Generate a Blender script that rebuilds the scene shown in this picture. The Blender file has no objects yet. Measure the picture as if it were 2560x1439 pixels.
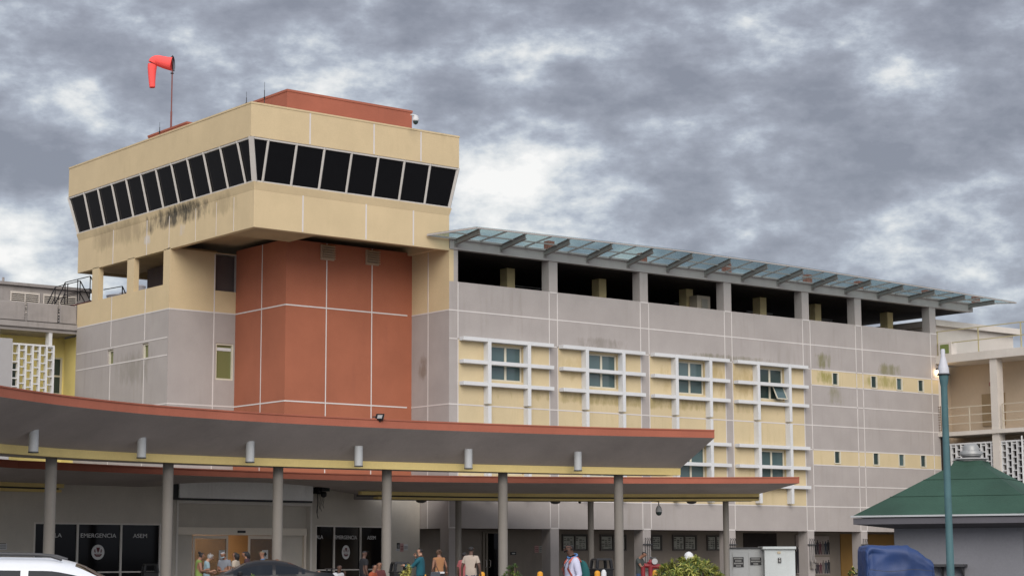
import bpy, bmesh, math, random
from mathutils import Vector, Matrix, noise as MN0
random.seed(7)
R = math.radians
S = bpy.context.scene
COL = S.collection

# ------------------------------------------------------------------ camera
F, CX, CY = 4754.0, 1280.0, 719.5                     # focal length in pixels of the 2560 px wide photograph
PITCH, YAW, ROLL = R(8.042), R(38.523), R(-0.184)
fwd = Vector((math.cos(PITCH)*math.sin(YAW), math.cos(PITCH)*math.cos(YAW), math.sin(PITCH)))
_r = Vector((math.cos(YAW), -math.sin(YAW), 0)); _u = _r.cross(fwd)
RT = _r*math.cos(ROLL)+_u*math.sin(ROLL); UP = -_r*math.sin(ROLL)+_u*math.cos(ROLL)
CAM = Vector((-59.58, -80.19, 1.5))
cd = bpy.data.cameras.new('camera'); cam = bpy.data.objects.new('camera', cd); COL.objects.link(cam)
cd.sensor_width = 36; cd.lens = 36*F/2560; cd.clip_end = 6000; cd.clip_start = .1
cam.matrix_world = Matrix((( RT.x, UP.x, -fwd.x, CAM.x), (RT.y, UP.y, -fwd.y, CAM.y), (RT.z, UP.z, -fwd.z, CAM.z), (0, 0, 0, 1)))
S.camera = cam

# ------------------------------------------------------------------ light
SUN_AZ, SUN_EL = R(213), R(30)         # azimuth clockwise from +Y
SD = Vector((math.sin(SUN_AZ)*math.cos(SUN_EL), math.cos(SUN_AZ)*math.cos(SUN_EL), math.sin(SUN_EL)))
sl = bpy.data.lights.new('sun', 'SUN'); sun = bpy.data.objects.new('sun', sl); COL.objects.link(sun)
sl.energy = 1.45; sl.angle = R(42); sl.color = (1, .93, .85)
sun.rotation_euler = (-SD).to_track_quat('-Z', 'Y').to_euler(); sun.location = (0, 0, 60)
S.view_settings.view_transform = 'Standard'; S.view_settings.look = 'None'
S.view_settings.exposure = 0.66; S.view_settings.gamma = 1

W = bpy.data.worlds.new('World'); S.world = W; W.use_nodes = True
nt = W.node_tree; nt.nodes.clear(); N = nt.nodes.new; L = nt.links.new
def wn(t, **k):
    n = N(t)
    for a, b in k.items(): setattr(n, a, b)
    return n
def wmath(op, a, b=None, c=None):
    n = wn('ShaderNodeMath', operation=op)
    for i, v in enumerate((a, b, c)):
        if v is None: continue
        if isinstance(v, (int, float)): n.inputs[i].default_value = v
        else: L(v, n.inputs[i])
    return n.outputs[0]
out = wn('ShaderNodeOutputWorld'); bg = wn('ShaderNodeBackground')
sky = wn('ShaderNodeTexSky', sky_type='NISHITA'); sky.sun_disc = False; sky.sun_elevation = SUN_EL; sky.sun_rotation = SUN_AZ
tc = wn('ShaderNodeTexCoord')
def cloud_noise(scale, detail, rough, off, sz=2.0, dist=.0):
    mp = wn('ShaderNodeMapping'); mp.inputs['Location'].default_value = off; mp.inputs['Scale'].default_value = (1, 1, sz)
    L(tc.outputs['Generated'], mp.inputs['Vector'])
    n = wn('ShaderNodeTexNoise'); n.inputs['Scale'].default_value = scale; n.inputs['Detail'].default_value = detail
    n.inputs['Roughness'].default_value = rough; n.inputs['Distortion'].default_value = dist
    L(mp.outputs[0], n.inputs['Vector']); return n.outputs['Fac']
n1 = cloud_noise(13.0, 12, .565, (5.3, 2.9, 1.4), 2.1, .0)
n2 = cloud_noise(6, 2, .5, (7.3, 2.2, 5.1), 2.4)
n3 = cloud_noise(58, 8, .6, (1.3, 9.2, 2.1), 1.6, .0)
# where the cloud deck breaks: directions of the brighter gaps in the overcast
def direction(px, py):
    return (RT*(px-CX)/F-UP*(py-CY)/F+fwd).normalized()
def gap(px, py, rad, amp):
    d = direction(px, py)
    n = wn('ShaderNodeVectorMath', operation='DISTANCE'); L(tc.outputs['Generated'], n.inputs[0]); n.inputs[1].default_value = d
    m = wn('ShaderNodeMapRange', interpolation_type='SMOOTHSTEP'); L(n.outputs['Value'], m.inputs[0])
    m.inputs[1].default_value = 0; m.inputs[2].default_value = rad/F; m.inputs[3].default_value = amp; m.inputs[4].default_value = 0
    return m.outputs[0]
gaps = [(60, 700, 260, .19), (230, 430, 130, .06), (1250, 390, 190, .15), (1330, 180, 120, .08), (1560, 215, 130, .11), (1840, 320, 110, .10), (2130, 110, 190, .12), (1990, 50, 140, .10), (2260, 220, 150, .09),
        (1000, 90, 140, .03), (1560, 490, 150, .07), (1900, 640, 150, .09), (2430, 640, 180, .07), (2480, 800, 200, .15), (1250, 90, 120, .07), (1880, 180, 120, .06),
        (2350, 420, 150, .05), (1420, 60, 160, -.06), (1500, 380, 200, -.07), (1720, 420, 190, -.07), (700, 130, 300, -.04), (2450, 80, 230, -.06), (2050, 450, 220, -.05),
        (350, 200, 200, -.05), (40, 430, 220, -.04)]
tot = None
for g in gaps:
    o = gap(*g); tot = o if tot is None else wmath('ADD', tot, o)
f1 = wmath('MULTIPLY_ADD', wmath('SUBTRACT', n1, .5), 1.2, .5)
dens = wmath('ADD', wmath('MULTIPLY_ADD', wmath('SUBTRACT', n2, .5), .4, f1), wmath('MULTIPLY', wmath('SUBTRACT', n3, .5), .28))
dens = wmath('ADD', wmath('MULTIPLY_ADD', tot, .72, dens), -.025)
ramp = wn('ShaderNodeValToRGB'); L(dens, ramp.inputs[0]); e = ramp.color_ramp.elements
e[0].position = .31; e[0].color = (.205, .217, .258, 1)
e[1].position = .76; e[1].color = (.80, .79, .77, 1)
for p, c in ((.42, (.258, .272, .318)), (.49, (.305, .325, .378)), (.545, (.372, .402, .460)), (.60, (.48, .512, .553)), (.66, (.63, .645, .65))):
    q = e.new(p); q.color = (*c, 1)
# the overcast is brighter towards the low sun behind the viewer and overhead
vd = wn('ShaderNodeVectorMath', operation='DOT_PRODUCT'); L(tc.outputs['Generated'], vd.inputs[0]); vd.inputs[1].default_value = SD
br = wmath('MULTIPLY_ADD', wmath('MAXIMUM', wmath('ADD', vd.outputs['Value'], .35), 0), 1.0, 0.77)
cl = wn('ShaderNodeVectorMath', operation='SCALE'); L(ramp.outputs[0], cl.inputs[0]); L(br, cl.inputs['Scale'])
ss = wn('ShaderNodeVectorMath', operation='SCALE'); L(sky.outputs[0], ss.inputs[0]); ss.inputs['Scale'].default_value = .08
mx = wn('ShaderNodeMix', data_type='RGBA'); mx.inputs[0].default_value = .93
L(ss.outputs[0], mx.inputs[6]); L(cl.outputs[0], mx.inputs[7])
L(mx.outputs[2], bg.inputs['Color']); bg.inputs['Strength'].default_value = 1.0
L(bg.outputs[0], out.inputs[0])

# ------------------------------------------------------------------ picture helpers: a pixel of the photograph and a real plane give a point
def ray(x, y): return RT*(x-CX)/F-UP*(y-CY)/F+fwd
def onX(x, y, X): d = ray(x, y); return CAM+d*((X-CAM.x)/d.x)
def onY(x, y, Y): d = ray(x, y); return CAM+d*((Y-CAM.y)/d.y)
def onZ(x, y, Z): d = ray(x, y); return CAM+d*((Z-CAM.z)/d.z)
def dep(x, D, y=None):
    p = CAM+ray(x, y or 1391)*D
    if y is None: p.z = 0
    return p

# ------------------------------------------------------------------ materials
MATS = {}
def mat(name, col, rough=.8, var=.06, scale=3.0, streak=0, dirt=(.10, .085, .06), metal=0, bump=0, spec=.35, coat=0, stains=None, fine=.04):
    if name in MATS: return MATS[name]
    m = bpy.data.materials.new(name); m.use_nodes = True; t = m.node_tree; b = t.nodes['Principled BSDF']
    b.inputs['Roughness'].default_value = rough; b.inputs['Metallic'].default_value = metal
    b.inputs['Specular IOR Level'].default_value = spec; b.inputs['Coat Weight'].default_value = coat
    NN = t.nodes.new; LL = t.links.new
    c = NN('ShaderNodeTexCoord')
    def noise(sc, det, mscale=(1, 1, 1), loc=(0, 0, 0), ro=.6):
        mp = NN('ShaderNodeMapping'); mp.inputs['Scale'].default_value = mscale; mp.inputs['Location'].default_value = loc
        LL(c.outputs['Object'], mp.inputs[0]); n = NN('ShaderNodeTexNoise'); n.inputs['Scale'].default_value = sc
        n.inputs['Detail'].default_value = det; n.inputs['Roughness'].default_value = ro; LL(mp.outputs[0], n.inputs[0]); return n.outputs['Fac']
    def mr(v, a, b_, lo, hi, smooth=False):
        n = NN('ShaderNodeMapRange'); LL(v, n.inputs[0])
        if smooth: n.interpolation_type = 'SMOOTHSTEP'
        for i, q in enumerate((a, b_, lo, hi)): n.inputs[i+1].default_value = q
        return n.outputs[0]
    base = NN('ShaderNodeRGB'); base.outputs[0].default_value = (*col, 1); cur = base.outputs[0]
    if var or fine:
        big = mr(noise(scale*.25, 4), .3, .7, 1-var, 1+var)
        sm = mr(noise(scale*9, 3), .3, .7, 1-fine, 1+fine)
        k = NN('ShaderNodeMath'); k.operation = 'MULTIPLY'; LL(big, k.inputs[0]); LL(sm, k.inputs[1])
        v = NN('ShaderNodeVectorMath'); v.operation = 'SCALE'; LL(cur, v.inputs[0]); LL(k.outputs[0], v.inputs['Scale']); cur = v.outputs[0]
    def overlay(cur, fac, colr):
        x = NN('ShaderNodeMix'); x.data_type = 'RGBA'; LL(fac, x.inputs[0]); LL(cur, x.inputs[6]); x.inputs[7].default_value = (*colr, 1); return x.outputs[2]
    if streak:
        a = noise(1.1, 6, (3.2, 3.2, .28), (5, 3, 1)); w = noise(.33, 3, (1, 1, 1), (2, 8, 4))
        m1 = mr(a, .52, .78, 0, streak); m2 = mr(w, .45, .68, 0, 1)
        k = NN('ShaderNodeMath'); k.operation = 'MULTIPLY'; LL(m1, k.inputs[0]); LL(m2, k.inputs[1]); cur = overlay(cur, k.outputs[0], dirt)
    for st in (stains or []):       # (box of the stain in object coordinates, strength, colour, noise scale, threshold)
        (x0, x1, y0, y1, z0, z1), amt, dc, nsc, th = st
        sep = NN('ShaderNodeSeparateXYZ'); LL(c.outputs['Object'], sep.inputs[0]); acc = None
        for ax, (lo, hi) in enumerate(((x0, x1), (y0, y1), (z0, z1))):
            if hi-lo > 200: continue
            mid = (lo+hi)/2; h = (hi-lo)/2
            s1 = NN('ShaderNodeMath'); s1.operation = 'SUBTRACT'; LL(sep.outputs[ax], s1.inputs[0]); s1.inputs[1].default_value = mid
            s2 = NN('ShaderNodeMath'); s2.operation = 'ABSOLUTE'; LL(s1.outputs[0], s2.inputs[0])
            f = mr(s2.outputs[0], h*.25, h, 1, 0, True)
            if acc is None: acc = f
            else:
                k = NN('ShaderNodeMath'); k.operation = 'MULTIPLY'; LL(acc, k.inputs[0]); LL(f, k.inputs[1]); acc = k.outputs[0]
        a = noise(nsc*1.7, 9, (1, 1, .34), (x0, y0, z0), .70)
        k = NN('ShaderNodeMath'); k.operation = 'MULTIPLY_ADD'; LL(acc, k.inputs[0]); k.inputs[1].default_value = .34; LL(a, k.inputs[2])
        f = mr(k.outputs[0], th+.02, th+.27, 0, amt)
        q = NN('ShaderNodeMath'); q.operation = 'MULTIPLY'; LL(f, q.inputs[0]); g2 = mr(acc, 0, .15, 0, 1); LL(g2, q.inputs[1]); cur = overlay(cur, q.outputs[0], dc)
    LL(cur, b.inputs['Base Color'])
    if bump:
        bp = NN('ShaderNodeBump'); bp.inputs['Strength'].default_value = bump; bp.inputs['Distance'].default_value = .02
        LL(noise(scale*14, 4), bp.inputs['Height']); LL(bp.outputs[0], b.inputs['Normal'])
    MATS[name] = m; return m
def glass(name, col, rough=.06, spec=.5, alpha=1):
    m = bpy.data.materials.new(name); m.use_nodes = True; b = m.node_tree.nodes['Principled BSDF']
    b.inputs['Base Color'].default_value = (*col, 1); b.inputs['Roughness'].default_value = rough; b.inputs['Specular IOR Level'].default_value = spec
    b.inputs['Alpha'].default_value = alpha
    t = m.node_tree; n = t.nodes.new('ShaderNodeTexNoise'); n.inputs['Scale'].default_value = 1.1; bp = t.nodes.new('ShaderNodeBump'); bp.inputs['Strength'].default_value = .04
    t.links.new(n.outputs[0], bp.inputs['Height']); t.links.new(bp.outputs[0], b.inputs['Normal']); MATS[name] = m; return m
def emis(name, col, s):
    m = bpy.data.materials.new(name); m.use_nodes = True; b = m.node_tree.nodes['Principled BSDF']
    b.inputs['Emission Color'].default_value = (*col, 1); b.inputs['Emission Strength'].default_value = s; b.inputs['Base Color'].default_value = (*col, 1); MATS[name] = m; return m

MOSS = (.16, .15, .05); SOOT = (.05, .045, .035); RUST = (.25, .13, .06)
GREY = mat('grey_stucco', (.360, .325, .303), .9, .07, 2, .38, (.20, .175, .14), bump=.25, stains=[
    ((27.9, 30.2, -1, 1, 12.7, 14.3), .75, MOSS, 1.4, .62), ((33.6, 36.8, -1, 1, 12.7, 13.9), .7, MOSS, 1.4, .62), ((29.0, 31.0, -1, 1, 10.4, 12.3), .5, MOSS, 1.4, .66),
    ((-.5, .5, 1.6, 3.1, 10.6, 12.6), .6, (.16, .11, .07), 1.6, .62), ((-13, -11, 9.4, 15.3, 10.2, 13), .35, (.14, .13, .09), 1.2, .6),
    ((7.8, 13.4, -1, 1, 12.8, 13.9), .4, (.12, .1, .07), 1.5, .66), ((14.8, 27, -1, 1, 12.8, 13.5), .55, (.12, .11, .05), 1.7, .66)])
TAN = mat('tan_stucco', (.56, .438, .262), .9, .06, 2, .28, (.34, .26, .15), bump=.2, stains=[
    ((-13, -11, 2.0, 13.5, 18.4, 20.15), .9, SOOT, 1.5, .66), ((-13, -11, 4.4, 10.5, 19.0, 20.1), .92, (.035, .032, .025), 2.6, .66), ((-13, -11, 9, 19.3, 18.2, 20.2), .45, (.20, .15, .09), 1.0, .6), ((-14, -11, 1, 5, 18.4, 20.1), .4, (.22, .17, .1), 1.2, .6),
    ((-13, -11, 10.4, 11.8, 18.0, 18.9), .8, (.55, .53, .52), 1.6, .66), ((-13, -11, 6.6, 7.9, 17.9, 19.0), .6, (.55, .50, .47), 1.8, .68)])
YEL = mat('yellow_stucco', (.555, .45, .275), .9, .06, 2, .45, (.30, .24, .08), bump=.2, stains=[
    ((27.9, 30.5, -1, 1, 11.9, 13.1), .8, (.24, .22, .05), 1.8, .62), ((31.8, 37.2, -1, 1, 11.9, 13.1), .7, (.24, .22, .05), 1.8, .62), ((0, 28, -1, 1, 9.7, 10.7), .55, (.25, .20, .06), 1.6, .64), ((13, 28, -1, 1, 10.4, 13.2), .5, (.30, .21, .07), 1.3, .62), ((6, 14, -1, 1, 10.8, 13.0), .35, (.30, .22, .08), 1.3, .64)])
ORG = mat('terracotta_stucco', (.335, .114, .062), .9, .08, 2, .3, (.2, .07, .05), bump=.2)
ORGT = mat('terracotta_roof_paint', (.34, .108, .066), .85, .09, 2, .5, (.17, .07, .05), bump=.1)
WHT = mat('white_paint', (.60, .60, .595), .7, .05, 2, .15, (.38, .36, .3))
LINE = mat('white_joint_paint', (.60, .56, .53), .8, .05, 2, .2, (.4, .36, .3))
SOFF = mat('soffit_stucco', (.44, .385, .355), .95, .13, 1.5, .3, (.2, .17, .15), bump=.2)
BEAMY = mat('yellow_beam_paint', (.74, .58, .24), .8, .06, 2, .2, (.35, .28, .12))
COLM = mat('column_concrete', (.225, .205, .18), .8, .07, 2, .35, (.20, .18, .15), bump=.15)
STEEL = mat('painted_steel', (.36, .33, .31), .55, .08, 2, .3, (.22, .15, .1))
DARKROOM = mat('dark_interior', (.028, .022, .020), .95)  # near-black colour has the roof terrace's deep shade painted in
INCOL = mat('ochre_column_paint', (.80, .66, .34), .9, .06, 2, .2, (.2, .16, .08))
FRM = mat('cream_window_frame', (.58, .54, .43), .6, .04, 2, .2, (.3, .26, .18))
ALU = mat('aluminium_frame', (.66, .62, .56), .5, .04, 2, .1, (.35, .3, .25))
BLKG = glass('black_glass', (.004, .004, .005), .05, .35)
ENTG = glass('entrance_black_glass', (.004, .0035, .004), .05, .12)
TEAL = glass('teal_glass', (.065, .105, .108), .10, .5)
TEALD = glass('dark_teal_glass', (.03, .05, .048), .08, .5)
OLIVE = glass('olive_glass', (.16, .17, .07), .15, .5)
BLACK = mat('black_plastic', (.012, .012, .013), .45, 0, fine=0)
DGREY = mat('dark_grey_metal', (.05, .05, .052), .5, .05)
LGREY = mat('light_grey_metal', (.42, .43, .43), .5, .05)
CREAM = mat('cream_white_paint', (.58, .53, .47), .85, .06, 2, .25, (.33, .28, .2))
OLDY = mat('old_yellow_stucco', (.80, .68, .28), .9, .08, 2, .3, (.35, .3, .18))
CONC = mat('weathered_concrete', (.30, .275, .26), .95, .14, 3, .6, (.10, .09, .08), bump=.3)
ASPH = mat('asphalt', (.12, .115, .11), .95, .15, 1, bump=.3)
PAVE = mat('pavement_concrete', (.26, .245, .225), .95, .1, 1, bump=.2)
WALLE = mat('entrance_stucco', (.54, .50, .43), .9, .08, 2, .15, (.2, .18, .15), bump=.3)

# ------------------------------------------------------------------ mesh helpers
class MB:
    def __init__(s): s.v = []; s.f = []; s.m = []
    def face(s, pts, mi=0):
        n = len(s.v); s.v += [tuple(p) for p in pts]; s.f.append(tuple(range(n, n+len(pts)))); s.m.append(mi)
    def hexa(s, p, mi=0):     # p: 4 bottom then 4 top, counter-clockwise seen from above
        n = len(s.v); s.v += [tuple(q) for q in p]
        for f in ((3, 2, 1, 0), (4, 5, 6, 7), (0, 1, 5, 4), (1, 2, 6, 5), (2, 3, 7, 6), (3, 0, 4, 7)):
            s.f.append(tuple(n+i for i in f)); s.m.append(mi)
        return s
    def box(s, x0, x1, y0, y1, z0, z1, mi=0):
        return s.hexa([(x0, y0, z0), (x1, y0, z0), (x1, y1, z0), (x0, y1, z0), (x0, y0, z1), (x1, y0, z1), (x1, y1, z1), (x0, y1, z1)], mi)
    def bar(s, a, b, w, h, mi=0, up=(0, 0, 1)):   # rectangular bar from a to b
        a = Vector(a); b = Vector(b); d = (b-a).normalized(); u = Vector(up)
        if abs(d.dot(u)) > .98: u = Vector((1, 0, 0))
        x = d.cross(u).normalized(); y = x.cross(d)
        x *= w/2; y *= h/2
        return s.hexa([a-x-y, a+x-y, b+x-y, b-x-y, a-x+y, a+x+y, b+x+y, b-x+y], mi)
    def tube(s, pts, r, n=8, mi=0, cap=True, closed=False):
        pts = [Vector(p) for p in pts]; rs = r if isinstance(r, (list, tuple)) else [r]*len(pts); base = len(s.v); ref = Vector((0, 0, 1))
        for i, p in enumerate(pts):
            d = (pts[min(i+1, len(pts)-1)]-pts[max(i-1, 0)]).normalized()
            u = ref if abs(d.dot(ref)) < .95 else Vector((1, 0, 0)); x = d.cross(u).normalized(); y = x.cross(d)
            for k in range(n):
                a = 2*math.pi*k/n; s.v.append(tuple(p+x*math.cos(a)*rs[i]+y*math.sin(a)*rs[i]))
        for i in range(len(pts)-1):
            for k in range(n):
                a = base+i*n+k; b = base+i*n+(k+1) % n; s.f.append((a, b, b+n, a+n)); s.m.append(mi)
        if cap:
            s.f.append(tuple(base+k for k in reversed(range(n)))); s.m.append(mi)
            s.f.append(tuple(base+(len(pts)-1)*n+k for k in range(n))); s.m.append(mi)
        return s
    def lathe(s, c, prof, n=24, mi=0, sx=1, sy=1):   # prof: (radius, z)
        base = len(s.v)
        for r, z in prof:
            for k in range(n):
                a = 2*math.pi*k/n; s.v.append((c[0]+r*math.cos(a)*sx, c[1]+r*math.sin(a)*sy, c[2]+z))
        for i in range(len(prof)-1):
            for k in range(n):
                a = base+i*n+k; b = base+i*n+(k+1) % n; s.f.append((a, b, b+n, a+n)); s.m.append(mi)
        s.f.append(tuple(base+k for k in reversed(range(n)))); s.m.append(mi)
        s.f.append(tuple(base+(len(prof)-1)*n+k for k in range(n))); s.m.append(mi)
        return s
    def prism(s, poly, z0, z1, mi=0):
        n = len(poly); b = len(s.v); s.v += [(p[0], p[1], z0) for p in poly]+[(p[0], p[1], z1) for p in poly]
        s.f.append(tuple(b+k for k in reversed(range(n)))); s.m.append(mi); s.f.append(tuple(b+n+k for k in range(n))); s.m.append(mi)
        for k in range(n):
            q = (k+1) % n; s.f.append((b+k, b+q, b+n+q, b+n+k)); s.m.append(mi)
        return s
    def strip(s, a, b, mi=0):      # quads between two polylines
        base = len(s.v); n = len(a); s.v += [tuple(p) for p in a]+[tuple(p) for p in b]
        for i in range(n-1): s.f.append((base+i, base+i+1, base+n+i+1, base+n+i)); s.m.append(mi)
        return s
    def build(s, name, mats, parent=None, smooth=False, bevel=0, origin=None):
        me = bpy.data.meshes.new(name); o = bpy.data.objects.new(name, me); COL.objects.link(o)
        off = Vector((0, 0, 0))
        if parent is not None: o.parent = parent; off = wloc(parent)
        elif origin is not None: off = Vector(origin); o.location = off
        me.from_pydata([tuple(Vector(p)-off) for p in s.v], [], s.f)
        for m in (mats if isinstance(mats, (list, tuple)) else [mats]): me.materials.append(m)
        for p, i in zip(me.polygons, s.m): p.material_index = i; p.use_smooth = smooth
        if smooth:
            bm = bmesh.new(); bm.from_mesh(me); bmesh.ops.remove_doubles(bm, verts=bm.verts, dist=1e-4)
            for ed in bm.edges:
                if len(ed.link_faces) == 2 and ed.calc_face_angle(0) > R(42): ed.smooth = False
            bm.to_mesh(me); bm.free()
        else:
            bm = bmesh.new(); bm.from_mesh(me); bmesh.ops.recalc_face_normals(bm, faces=bm.faces); bm.to_mesh(me); bm.free()
        if bevel:
            bv = o.modifiers.new('bevel', 'BEVEL'); bv.width = bevel; bv.segments = 2; bv.limit_method = 'ANGLE'
        return o
def wloc(o):
    v = Vector(o.location)
    while o.parent: o = o.parent; v += Vector(o.location)
    return v
def tag(o, label=None, cat=None, group=None, kind=None):
    if label: o['label'] = label
    if cat: o['category'] = cat
    if group: o['group'] = group
    if kind: o['kind'] = kind
    return o
def thing(name, label, cat, loc=(0, 0, 0), group=None):
    o = bpy.data.objects.new(name, None); COL.objects.link(o); o.location = loc; o.empty_display_size = .3
    return tag(o, label, cat, group)
def copy_tree(o, parent=None):
    c = o.copy(); COL.objects.link(c); c.parent = parent
    for ch in [x for x in COL.objects if x.parent == o]: copy_tree(ch, c)
    return c

def resample(P, n):
    P = [Vector(p) for p in P]; ds = [0]
    for a, b in zip(P, P[1:]): ds.append(ds[-1]+(b-a).length)
    o = []
    def cr(i, t):
        p0, p1, p2, p3 = P[max(i-1, 0)], P[i], P[min(i+1, len(P)-1)], P[min(i+2, len(P)-1)]
        return .5*((2*p1)+(p2-p0)*t+(2*p0-5*p1+4*p2-p3)*t*t+(3*p1-p0-3*p2+p3)*t**3)
    for k in range(n):
        s = ds[-1]*k/(n-1); i = 0
        while i < len(P)-2 and ds[i+1] < s: i += 1
        o.append(cr(i, min(1, (s-ds[i])/(ds[i+1]-ds[i]))))
    return o
class Frame:      # a vertical wall plane: u along it, d outwards, z up
    def __init__(s, o, e, n): s.o = Vector((o[0], o[1], 0)); s.e = Vector((e[0], e[1], 0)).normalized(); s.n = Vector((n[0], n[1], 0)).normalized()
    def p(s, u, d, z): return s.o+s.e*u+s.n*d+Vector((0, 0, z))
    def hit(s, x, y, d=0):
        r = ray(x, y); t = ((s.o+s.n*d-CAM).dot(s.n))/r.dot(s.n); q = CAM+r*t; return (q-s.o).dot(s.e), q.z
    def box(s, mb, u0, u1, d0, d1, z0, z1, mi=0):
        P = s.p; return mb.hexa([P(u0, d1, z0), P(u1, d1, z0), P(u1, d0, z0), P(u0, d0, z0), P(u0, d1, z1), P(u1, d1, z1), P(u1, d0, z1), P(u0, d0, z1)], mi)
    def wall(s, mb, u0, u1, z0, z1, t, holes=(), cuts=((), ()), mf=lambda u, z: 0, ends=True, rev=0):
        us = sorted({u0, u1, *[h[0] for h in holes], *[h[1] for h in holes], *[c for c in cuts[0] if u0 < c < u1]})
        zs = sorted({z0, z1, *[h[2] for h in holes], *[h[3] for h in holes], *[c for c in cuts[1] if z0 < c < z1]})
        inh = lambda u, z: any(h[0] < u < h[1] and h[2] < z < h[3] for h in holes)
        P = s.p
        for i in range(len(us)-1):
            for j in range(len(zs)-1):
                a, b, c, d = us[i], us[i+1], zs[j], zs[j+1]; um, zm = (a+b)/2, (c+d)/2
                if inh(um, zm): continue
                m = mf(um, zm)
                mb.face([P(a, 0, c), P(b, 0, c), P(b, 0, d), P(a, 0, d)], m); mb.face([P(a, -t, c), P(b, -t, c), P(b, -t, d), P(a, -t, d)], m)
        for a, b, c, d in holes:
            m = mf((a+b)/2, (c+d)/2) if rev is None else rev
            mb.face([P(a, 0, c), P(b, 0, c), P(b, -t, c), P(a, -t, c)], m); mb.face([P(a, 0, d), P(b, 0, d), P(b, -t, d), P(a, -t, d)], m)
            mb.face([P(a, 0, c), P(a, 0, d), P(a, -t, d), P(a, -t, c)], m); mb.face([P(b, 0, c), P(b, 0, d), P(b, -t, d), P(b, -t, c)], m)
        if ends:
            for a in (z0, z1): mb.face([P(u0, 0, a), P(u1, 0, a), P(u1, -t, a), P(u0, -t, a)], mf((u0+u1)/2, a+(.01 if a == z0 else -.01)))
            for a in (u0, u1):
                for c, d in zip(zs, zs[1:]): mb.face([P(a, 0, c), P(a, 0, d), P(a, -t, d), P(a, -t, c)], mf(a+(.01 if a == u0 else -.01), (c+d)/2))
        return mb

# ------------------------------------------------------------------ ground
g = MB(); g.face([(-1500, -1500, 0), (1500, -1500, 0), (1500, 1500, 0), (-1500, 1500, 0)]); tag(g.build('ground', ASPH), kind='structure')
pv = MB(); pv.prism([(-34, -16), (-20, -14.5), (-5, -14.8), (8, -16), (46, -16), (46, 3.2), (0, 3.2), (-34, 3.2)], .0, .14); tag(pv.build('pavement', PAVE), kind='structure')

# ------------------------------------------------------------------ the hospital: right wing
H = thing('hospital_building', 'large grey, tan and terracotta hospital block with a glazed control tower and sunshaded windows', 'building', (0, 0, 0))
FW = Frame((0, 0), (1, 0), (0, -1)); FL = Frame((-12, 0), (0, 1), (-1, 0))
bays = [(.60, 6.87), (7.48, 13.66), (14.32, 20.43), (21.04, 27.2)]
holes = []
for b0, b1 in bays:
    for dz in (0, -4.97): holes.append((b0+2.2, b0+4.42, 10.86+dz, 12.78+dz))
smalls = [(29.84, 30.3), (33.46, 33.94), (35.93, 36.40), (38.07, 38.53)]
for a, b in smalls:
    for z in (12.10, 7.22): holes.append((a, b, z, z+.70))
def wing_color(u, z):
    if any(a < u < b for a, b in bays) and 4.5 < z < 12.95: return 1
    if u > 27.86 and (11.97 < z < 12.95 or 7.05 < z < 7.98): return 1
    return 0
w = MB(); FW.wall(w, .004, 40.1, 3.0, 16.0, .3, holes, ([x for b in bays for x in b]+[27.86], [4.5, 7.05, 7.98, 11.97, 12.95]), wing_color, rev=1)
w.build('wing_wall', [GREY, YEL], H)
t = MB()
LSET = {}
def line(fr, u0, u1, z0, z1): fr.box(LSET.setdefault(id(fr), MB()), u0, u1, -.01, .014, z0, z1)
def flush_lines():
    for q in LSET.values(): q.build('joint_line', LINE, H)
    LSET.clear()
LW = .033
for z in (14.46,): line(FW, 0, 40.1, z-LW, z+LW)
for z in (12.95,): line(FW, 27.2, 40.1, z-LW, z+LW); line(FW, 0, .6, z-LW, z+LW); [line(FW, bays[i][1], bays[i+1][0], z-LW, z+LW) for i in range(3)]
for z in (7.98,): line(FW, 27.2, 40.1, z-LW, z+LW)
for z in (11.97, 10.74, 7.05, 5.77): line(FW, 27.86, 40.1, z-LW, z+LW)
for z in (9.48, 4.5): line(FW, 0, 40.1, z-LW, z+LW)
rows = [(4.5+LW, 9.48-LW), (9.48+LW, 12.95), (12.95, 14.46-LW), (14.46+LW, 16.0)]
for x in (.58, 6.87, 7.46, 13.66, 14.31, 20.43, 21.03, 27.2, 27.87, 32.07, 32.67, 39.42):
    for z0, z1 in rows: line(FW, x-.028, x+.028, z0, z1)
for a, b in ((6.87, 7.46), (13.66, 14.31), (20.43, 21.03), (27.2, 27.87), (32.07, 32.67), (-.0, .58)):
    for x in (a, b): line(FW, x-.028, x+.028, 3.0, 4.5-LW)
    line(FW, a, b, 3.0, 3.07)
    if a > 1: line(FW, a, b, 15.93, 16.0)
line(FW, 39.42, 40.1, 15.93, 16.0)
flush_lines()
# return wall on the left of the wing
FR = Frame((0, 0), (0, 1), (-1, 0))
w = MB(); FR.wall(w, .002, 3.4, 3.0, 17.75, .3, (), ([], [14.46]), lambda u, z: 1 if z > 14.46 else 0); w.build('return_wall', [GREY, TAN], H)
w = MB(); w.box(0.003, .58, .003, .62, 16.0, 17.75); w.build('corner_pier', GREY, H)
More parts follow.
